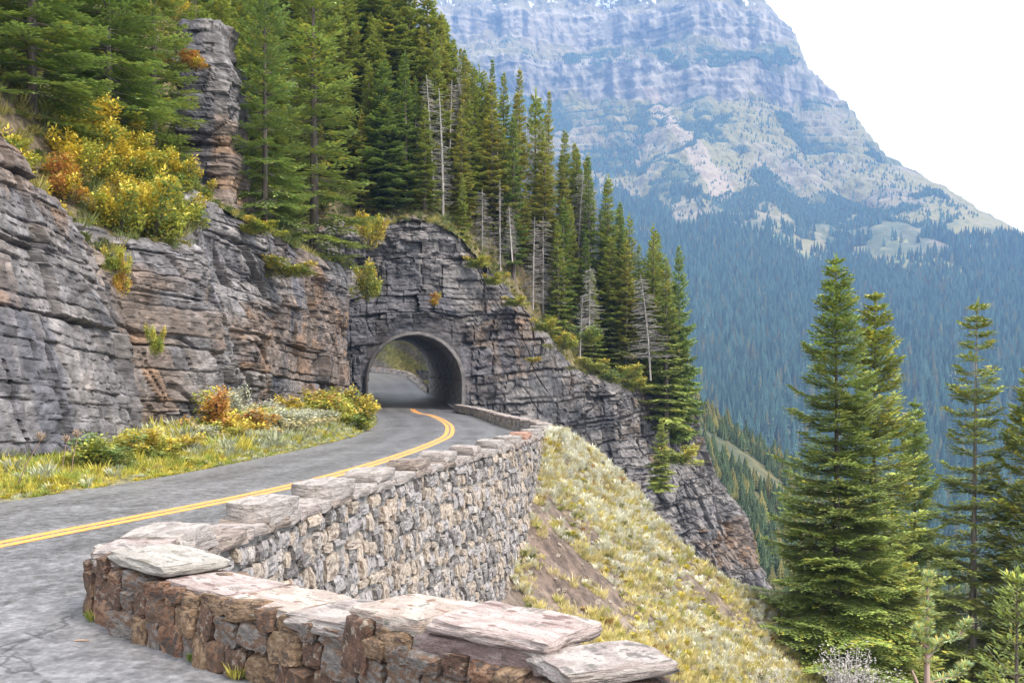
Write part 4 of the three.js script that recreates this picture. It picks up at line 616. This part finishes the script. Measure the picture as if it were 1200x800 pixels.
// ---------------------------------------------------------------- shrubs and ground cover
function shrubGeo(seed, n, pal, size, stems = 7) {   // unit shrub about 1 high and 1.2 wide: leaf-bearing shoots
  const r = rng(seed), L = new Leaves(), W = new Sticks();
  for (let s = 0; s < stems; s++) {
    const a = r() * 6.28, sp = 0.12 + 0.5 * r(), h = 0.25 + 0.75 * r(), e = q => X3(Math.cos(a) * sp * q ** 0.8, h * q - 0.15 * sp * q * q, Math.sin(a) * sp * q ** 0.8); W.add([e(0), e(0.5), e(1)], [0.014, 0.01, 0.004], 3);
    const pc = pal[Math.floor(r() * pal.length)];
    for (let k = 0; k < n / stems; k++) { const q = 0.2 + 0.85 * Math.sqrt(r()), p = e(q), R = 0.22 * (1.25 - 0.6 * q), b = r() * 6.28, t = Math.acos(2 * r() - 1), rr = R * Math.cbrt(r()); p.add(X3(Math.sin(t) * Math.cos(b) * rr, Math.cos(t) * rr, Math.sin(t) * Math.sin(b) * rr)); const c = r() < 0.75 ? pc : pal[Math.floor(r() * pal.length)], v = 0.75 + 0.5 * r(), d = X3(r() - 0.5, 0.35 * r() - 0.05, r() - 0.5).normalize(), sd = X3(-d.z, 0.7 * (r() - 0.5), d.x).normalize(); L.blade(p, d, sd, size * (0.7 + 0.7 * r()), size * 0.28 * (0.7 + 0.6 * r()), [c[0] * v, c[1] * v, c[2] * v], 0.2); }
  }
  return { leaves: L.geo(), stems: W.geo() };
}
const YEL = [0.56, 0.44, 0.05], YGR = [0.36, 0.38, 0.06], GRN = [0.17, 0.25, 0.06], ORG = [0.55, 0.33, 0.06], STR = [0.52, 0.45, 0.22], SAGE = [0.47, 0.49, 0.37], RUS = [0.42, 0.20, 0.06];
const shrubKinds = { yellow: shrubGeo(71, 3200, [YEL, YEL, YGR], 0.085, 16), lime: shrubGeo(72, 3200, [YGR, YGR, GRN, YEL], 0.085, 16), green: shrubGeo(73, 3200, [GRN, GRN, YGR], 0.085, 16), orange: shrubGeo(74, 2800, [ORG, YEL, YGR, RUS], 0.085, 16), sage: shrubGeo(75, 3000, [SAGE, SAGE, STR], 0.07, 18), grey: shrubGeo(76, 500, [[0.36, 0.34, 0.32]], 0.05, 26) };
function shrub(kind, x, d, y, w, h, turn, label, group) { const k = shrubKinds[kind], t = top('shrub'); t.position.set(x, y, -d); t.rotation.y = turn; t.scale.set(w, h, w); part('leaves', k.leaves, leafMat, t); part('stems', k.stems, kind === 'grey' ? deadMat : barkMat, t); return tag(t, label, 'shrub', group); }
const R2 = rng(950), vergeAt = (x, d) => { let e = 1e9; for (let m = 60; m < 470; m += 3) e = Math.min(e, Math.hypot(RC[m][0] - x, RC[m][1] - d)); return vergeY(e - 3.7); };
{ // roadside shrubs at the foot of the cliff
  const S = (kind, px, d, w, h, label, dy = 0) => { d *= 0.87; w *= 0.87; h *= 0.85; const x = atX(px, d); shrub(kind, x, d, vergeAt(x, d) - 0.05 + dy, w * 1.3, h * 1.35, R2() * 6, label); };
  S('green', 118, 26.5, 1.3, 0.75, 'bright green leafy shrub at the foot of the dark cliff face'); S('yellow', 165, 30, 1.1, 0.7, 'yellow flowering shrub beside the bright green shrub');
  S('orange', 245, 38, 1.6, 1.45, 'orange and yellow shrub below the brown cracked cliff recess'); S('orange', 285, 40, 1.8, 0.9, 'low orange yellow shrub beside the taller orange shrub'); S('sage', 282, 44, 1.7, 1.35, 'pale silvery shrub growing up the cliff foot');
  S('sage', 335, 43, 2.4, 1.0, 'wide silvery shrub between the orange shrubs and the road bend'); S('sage', 310, 47, 2, 0.9, 'silvery shrub against the cliff foot past the orange shrubs'); S('sage', 365, 50, 2.4, 0.8, 'low silvery shrub near the road bend'); S('orange', 392, 57, 2.2, 1.5, 'orange shrub near the tunnel end of the verge'); S('lime', 412, 54, 2.0, 1.35, 'large yellow green shrub overhanging the road bend'); S('lime', 380, 62, 2.2, 1.6, 'yellow green shrub against the pale cliff end'); S('yellow', 418, 66, 1.7, 1.3, 'yellow shrub just before the tunnel mouth');
  S('yellow', 205, 32, 1.2, 0.5, 'low yellow herb clump below the second buttress');
  for (const [k, px, d, w, h] of [['sage', 232, 35, 1.2, 0.6], ['lime', 190, 29.5, 1.0, 0.6], ['sage', 300, 41.5, 1.3, 0.7], ['yellow', 262, 37, 1.3, 0.7], ['lime', 320, 47, 1.6, 0.9], ['sage', 348, 47, 1.5, 0.8], ['yellow', 352, 55, 1.8, 1.1], ['sage', 380, 53, 1.6, 0.8], ['lime', 398, 62, 1.8, 1.4]]) { const dd = d * 0.87, x = atX(px, dd), nm = { sage: 'silvery', lime: 'yellow green', yellow: 'bright yellow' }[k]; shrub(k, x, dd, vergeAt(x, dd) - 0.05, w * 1.15, h * 1.1, R2() * 6, 'knee high ' + nm + ' shrub filling the verge between road and cliff', nm + ' verge shrubs'); }
  // on the cliff
  const C = (kind, px, py, d0, w, h, label, d = d0 > 31 && d0 < 60 && px > 100 && py > 200 ? d0 * 0.87 : d0) => shrub(kind, atX(px, d), d, atY(py, d), w, h, R2() * 6, label, undefined);
  
  for (let i = 0, n = 0; i < 600 && n < 38; i++) { const d = 29.5 + 16 * R2(), e = edgeAt(cliffEdge, 1, d), x = e[0] + 0.1 - 4.2 * R2(), px = 600 + x / d * 1200, y = surfY(x, d); if (px < -30 || px > 262 || y < 0) continue; n++; const k = R2(), s = 1.3 + 1.1 * R2(); shrub(k < 0.36 ? 'yellow' : k < 0.96 ? 'lime' : 'orange', x, d, y - 0.2, s * 0.9, s * (0.7 + 0.35 * R2()), R2() * 6, k < 0.36 ? 'yellow bush in the gully behind the first cliff buttress' : k < 0.96 ? 'yellow green bush in the gully behind the first cliff buttress' : 'orange bush in the gully behind the first cliff buttress', k < 0.36 ? 'yellow bushes in the cliff gully' : k < 0.96 ? 'yellow green bushes in the cliff gully' : 'orange bushes in the cliff gully'); }
  C('orange', 145, 345, 32.2, 0.6, 1.1, 'small orange tinged bush in the crack between two buttresses'); C('lime', 135, 320, 31.8, 0.6, 0.8, 'small green bush in the crack above the orange one'); C('lime', 182, 415, 34, 0.5, 0.9, 'thin green bush low in the cliff crack');
  C('lime', 335, 325, 58, 2.4, 1.0, 'grassy bush on the sloping ledge below the broad dark fir'); C('lime', 305, 275, 56, 1.8, 0.9, 'dry grassy clump on the ledge beside the rock column'); C('yellow', 435, 290, 82, 2.2, 2.8, 'yellow bush beside the rock knob over the tunnel'); C('lime', 428, 350, 81, 2.4, 3, 'olive bush in the corner left of the tunnel arch'); C('orange', 218, 80, 50.6, 1.6, 0.9, 'orange tuft on the rock column'); C('yellow', 200, 20, 51, 1.4, 1.2, 'yellow bush at the top of the rock column');
  C('orange', 510, 358, 84.6, 1.0, 1.1, 'small orange bush on the rock above the tunnel'); C('yellow', 625, 425, 86.5, 1.2, 0.5, 'bright yellow tuft on the pale sloping rock');
  for (const [px, py, d, w, h] of [[690, 430, 88.5, 3, 1.2], [715, 445, 90, 3, 1.2], [735, 440, 91, 2.6, 1.4], [660, 405, 88, 2.4, 1.5], [640, 385, 88, 2.2, 1.4], [690, 400, 90, 2.6, 1.6], [745, 452, 93, 2.4, 1.2], [605, 355, 88, 2, 1], [580, 330, 88, 2, 1.2], [560, 310, 88, 2, 1.2]]) shrub(R2() < 0.6 ? 'lime' : 'green', atX(px, d), d, atY(py, d) - 0.3, w, h, R2() * 6, 'green bush at the rim of the pale rock slab below the firs', 'bushes along the slab rim');
  const yf = atX(775, 84), sf = firKinds[5]; addFir(sf, yf, 84, atY(572, 84), 5.6, 1, 1.15, 'lone young fir clinging to the spur face above the grassy bank');
  C('lime', 800, 545, 86, 3, 1.8, 'green bush on the spur face beside the lone young fir');
  for (const [px, py, d, w, h] of [[1000, 800, 22, 1.4, 1.4], [985, 790, 21, 1.1, 1.1], [1025, 805, 22, 1.2, 1.0], [905, 800, 16, 0.7, 0.8]]) shrub('grey', atX(px, d), d, atY(py, d) - 0.5, w, h, R2() * 6, 'silver grey twiggy shrub at the lower edge of the grassy bank', 'grey shrubs below the bank');
}
// dried flower stalks and a fallen twig by the road
{
  const stalk = new THREE.MeshStandardMaterial({ color: new THREE.Color(0.33, 0.22, 0.17), map: barkTex, roughness: 0.9 }), head = new THREE.MeshStandardMaterial({ color: new THREE.Color(0.40, 0.30, 0.22), map: barkTex, roughness: 0.95 });
  for (const [px, d, h, ln, label] of [[18, 19.6, 1.0, 0.5, 'dried brown flower stalk leaning beside the dark cliff foot'], [82, 21.6, 0.95, 0.16, 'tall dried brown flower stalk before the green shrub'], [72, 21.9, 0.75, 0.1, 'short dried brown flower stalk before the green shrub']]) {
    const t = top('dry_stalk'), x = atX(px, d), r = rng(px), S = new Sticks(), Hd = new Sticks(); t.position.set(x, vergeAt(x, d) - 0.03, -d); S.add([X3(0, 0, 0), X3(ln * 0.4, h * 0.5, 0), X3(ln, h, 0)], [0.014, 0.011, 0.008], 5);
    for (let i = 0; i < 26; i++) { const a = r() * 6.28, e = r() * 1.2, l = 0.09 + 0.08 * r(), p = X3(ln * (0.9 + 0.1 * r()), h * (0.93 + 0.07 * r()), 0), q = X3(p.x + Math.cos(a) * Math.sin(e) * l, p.y + Math.cos(e) * l, p.z + Math.sin(a) * Math.sin(e) * l); Hd.add([p, p.clone().lerp(q, 0.7), q], [0.004, 0.012, 0.006], 4); }
    part('stalk', S.geo(), stalk, t); part('seed_head', Hd.geo(), head, t); tag(t, label, 'dry plant');
  }
  const S = new Sticks(); S.add([X3(-0.055, 0.008, 0), X3(0, 0.012, 0.008), X3(0.06, 0.008, -0.004)], [0.005, 0.007, 0.004], 6); const w = top('fallen_twig', S.geo(), new THREE.MeshStandardMaterial({ color: new THREE.Color(0.5, 0.34, 0.24), map: barkTex, roughness: 0.9 })); w.position.set(atX(95, 7.9), 0.035, -7.9); tag(w, 'short tan twig lying on the turnout pavement', 'twig');
}
// ground cover
function tuftGeo(seed, n, h, lean, wid, flat) { const r = rng(seed), L = new Leaves(); for (let i = 0; i < n; i++) { const a = r() * 6.28, q = 0.5 * Math.sqrt(r()), l = h * (0.5 + 0.6 * r()), o = X3(Math.cos(a) * q * 0.5, flat ? 0.5 * h * r() : 0, Math.sin(a) * q * 0.5), b = a + (r() - 0.5) * 2, d = X3(Math.cos(b) * lean * (0.4 + r()), 1, Math.sin(b) * lean * (0.4 + r())).normalize(), s = X3(-Math.sin(b + r()), 0.2 * (r() - 0.5), Math.cos(b + r())).normalize(), v = 0.75 + 0.5 * r(); L.blade(o, d, s, flat ? l * 0.45 : l, wid * (0.6 + 0.8 * r()), [v, v, v * (0.85 + 0.3 * r())], 0.3); } return L.geo(); }
const tuftKinds = [tuftGeo(81, 34, 1, 0.5, 0.028, false), tuftGeo(82, 80, 0.8, 0.9, 0.055, true), tuftGeo(83, 110, 1, 0.8, 0.026, true)];
function cover(name, label, kind, list, category) { // [x,d,y,size,color]
  const m = new THREE.InstancedMesh(tuftKinds[kind], leafMat, list.length), M = new THREE.Matrix4(), E = new THREE.Euler(), c = new THREE.Color(); const r = rng(list.length);
  list.forEach((q, i) => { M.makeRotationFromEuler(E.set(0.3 * (r() - 0.5), r() * 6, 0.3 * (r() - 0.5))).scale(new THREE.Vector3(q[3] * 1.2, q[3], q[3] * 1.2)).setPosition(q[0], q[2], -q[1]); m.setMatrixAt(i, M); m.setColorAt(i, c.setRGB(...q[4])); });
  m.name = name; m.userData.kind = 'stuff'; tag(m, label, category); scene.add(m);
}
const jit = (c, r) => { const v = 0.75 + 0.5 * r(); return [c[0] * v, c[1] * v, c[2] * v]; };
{
  const r = R2, G = [], F = [], S = [];
  for (let i = 0; i < 150000; i++) {
    const x = -2 + 20 * r(), d = 12 + 34 * r(), wd = plDist(sideWall, x, d), inner = sideWall.some(([a, b], k) => k && d <= b && d > sideWall[k - 1][1] && x < mix(sideWall[k - 1][0], a, (d - sideWall[k - 1][1]) / (b - sideWall[k - 1][1])) + 0.3);
    if (inner || wd < 0.3 || (d > 40 && x < 2)) continue; const y = bankY(x, d); if (wd < 0.3 - 0.085 * y) continue;
    const n = fbm(x * 0.35, d * 0.35, 0, 3, 960), bare = 1.2 * Math.exp(-(((x - 1.2 - 0.12 * (31 - d) - 0.5 * vn(d * 0.8, x * 0.5, 0, 963)) / 2.9) ** 2)) * sstep(33.5, 31.5, d) + 0.6 * sstep(28.5, 23.5, d);
    if (n * 1.3 + 0.8 - bare * (0.75 + 0.5 * vn(x * 1.3, d * 1.3, 0, 965)) < r()) continue;
    const q = r(), zone = fbm(x * 0.22 + 3, d * 0.22, 0, 2, 961), top_ = sstep(4.5, 1, wd) * sstep(30, 34, d);
    if (q < 0.2 + 0.3 * top_ + 0.75 * zone) S.push([x, d, y - 0.03, 0.10 + 0.32 * r() ** 3, jit(r() < 0.75 ? [0.62, 0.61, 0.49] : STR, r)]);
    else if (q < 0.82) G.push([x, d, y - 0.03, 0.12 + 0.30 * r() * r(), jit(r() < 0.65 ? [0.64, 0.56, 0.25] : r() < 0.5 ? [0.42, 0.42, 0.11] : STR, r)]);
    else F.push([x, d, y - 0.03, 0.09 + 0.28 * r() ** 3, jit(r() < 0.55 ? [0.52, 0.45, 0.06] : r() < 0.6 ? [0.22, 0.24, 0.06] : [0.38, 0.24, 0.09], r)]);
  }
  // verge
  for (let i = 0; i < 60000; i++) {
    const k = 90 + Math.floor(350 * r()), p = RC[k], a = RC[k - 1], b = RC[k + 1], l = Math.hypot(b[0] - a[0], b[1] - a[1]), q = 0.15 + 6.5 * r() ** 1.3, o = -3.7 - q, x = p[0] + (b[1] - a[1]) / l * o, d = p[1] - (b[0] - a[0]) / l * o;
    if (d > 82 || fbm(x * 0.4, d * 0.4, 0, 3, 970) + 0.62 < r()) continue; const y = vergeY(q) - 0.03, z = r(), near_ = sstep(34, 26, d), h = mix(0.35, 1, sstep(0, 1.2, q)) * mix(1, 1.6, sstep(24, 31, d) * sstep(0.3, 1.2, q));
    if (z < 0.06 + 0.2 * (1 - near_)) S.push([x, d, y, (0.16 + 0.4 * r() * r()) * h, jit([0.38, 0.40, 0.27], r)]);
    else if (z < 0.7) G.push([x, d, y, (0.14 + 0.32 * r() * r()) * h, jit(r() < 0.62 ? [0.48, 0.42, 0.07] : [0.26, 0.31, 0.06], r)]);
    else F.push([x, d, y, (0.12 + 0.32 * r() * r()) * h, jit(r() < 0.5 ? [0.45, 0.38, 0.04] : r() < 0.7 ? [0.2, 0.26, 0.06] : [0.4, 0.25, 0.07], r)]);
  }
  // hillside and ledges
  for (let i = 0; i < 26000; i++) { const d = 22 + 85 * r(), x = -40 + 57 * r();  const y = surfY(x, d) - 0.05; if (y < -50) continue; (r() < 0.5 ? G : F).push([x, d, y, 0.35 + 0.4 * r(), jit(r() < 0.5 ? [0.30, 0.27, 0.08] : [0.14, 0.17, 0.05], r)]); }
  for (const [x, d, n] of [[-3.05, 8.35, 16], [-2.15, 7.45, 14], [-1.75, 7.05, 18], [-3.45, 8.7, 10], [-1.1, 6.45, 6]]) for (let i = 0; i < n; i++) (r() < 0.5 ? G : F).push([x - 0.07 + 0.13 * (r() - 0.5), d - 0.1 + 0.1 * (r() - 0.5), 0.03, 0.07 + 0.09 * r(), jit(r() < 0.6 ? [0.2, 0.27, 0.05] : [0.42, 0.38, 0.08], r)]);
  { // loose stones on the bare earth
    const L = [], g = stoneGeo(5, [1, 1, 1], 0.2); for (let i = 0; i < 1100; i++) { const x = -1.5 + 9 * r(), d = 20 + 13 * r(), wd = plDist(sideWall, x, d), y = bankY(x, d); if (wd < 0.4 - 0.085 * y || d > 33) continue; L.push([x, d, y, 0.02 + 0.16 * r() ** 4]); }
    const m = new THREE.InstancedMesh(g, greyMats[1], L.length), M = new THREE.Matrix4(), E = new THREE.Euler(); L.forEach((q, i) => { M.makeRotationFromEuler(E.set(r(), r() * 6, r())).scale(new THREE.Vector3(q[3] * 1.4, q[3] * 0.8, q[3])).setPosition(q[0], q[2] + 0.01, -q[1]); m.setMatrixAt(i, M); }); m.name = 'loose_stones'; m.userData.kind = 'stuff'; tag(m, 'small loose stones strewn on the bare earth of the bank', 'stones'); scene.add(m);
  }
  cover('dry_grass', 'yellow dry grass tufts covering bank and road verge', 0, G, 'grass'); cover('herb_cover', 'low yellow and rust leafy herbs between the grass', 1, F, 'herbs'); cover('sage_cover', 'pale silvery herbs spread over the bank and verge', 2, S, 'herbs');
}
// ---------------------------------------------------------------- finish
scene.traverse(o => { if (o.isMesh) { o.castShadow = true; o.receiveShadow = true; } });
renderer.render(scene, camera);
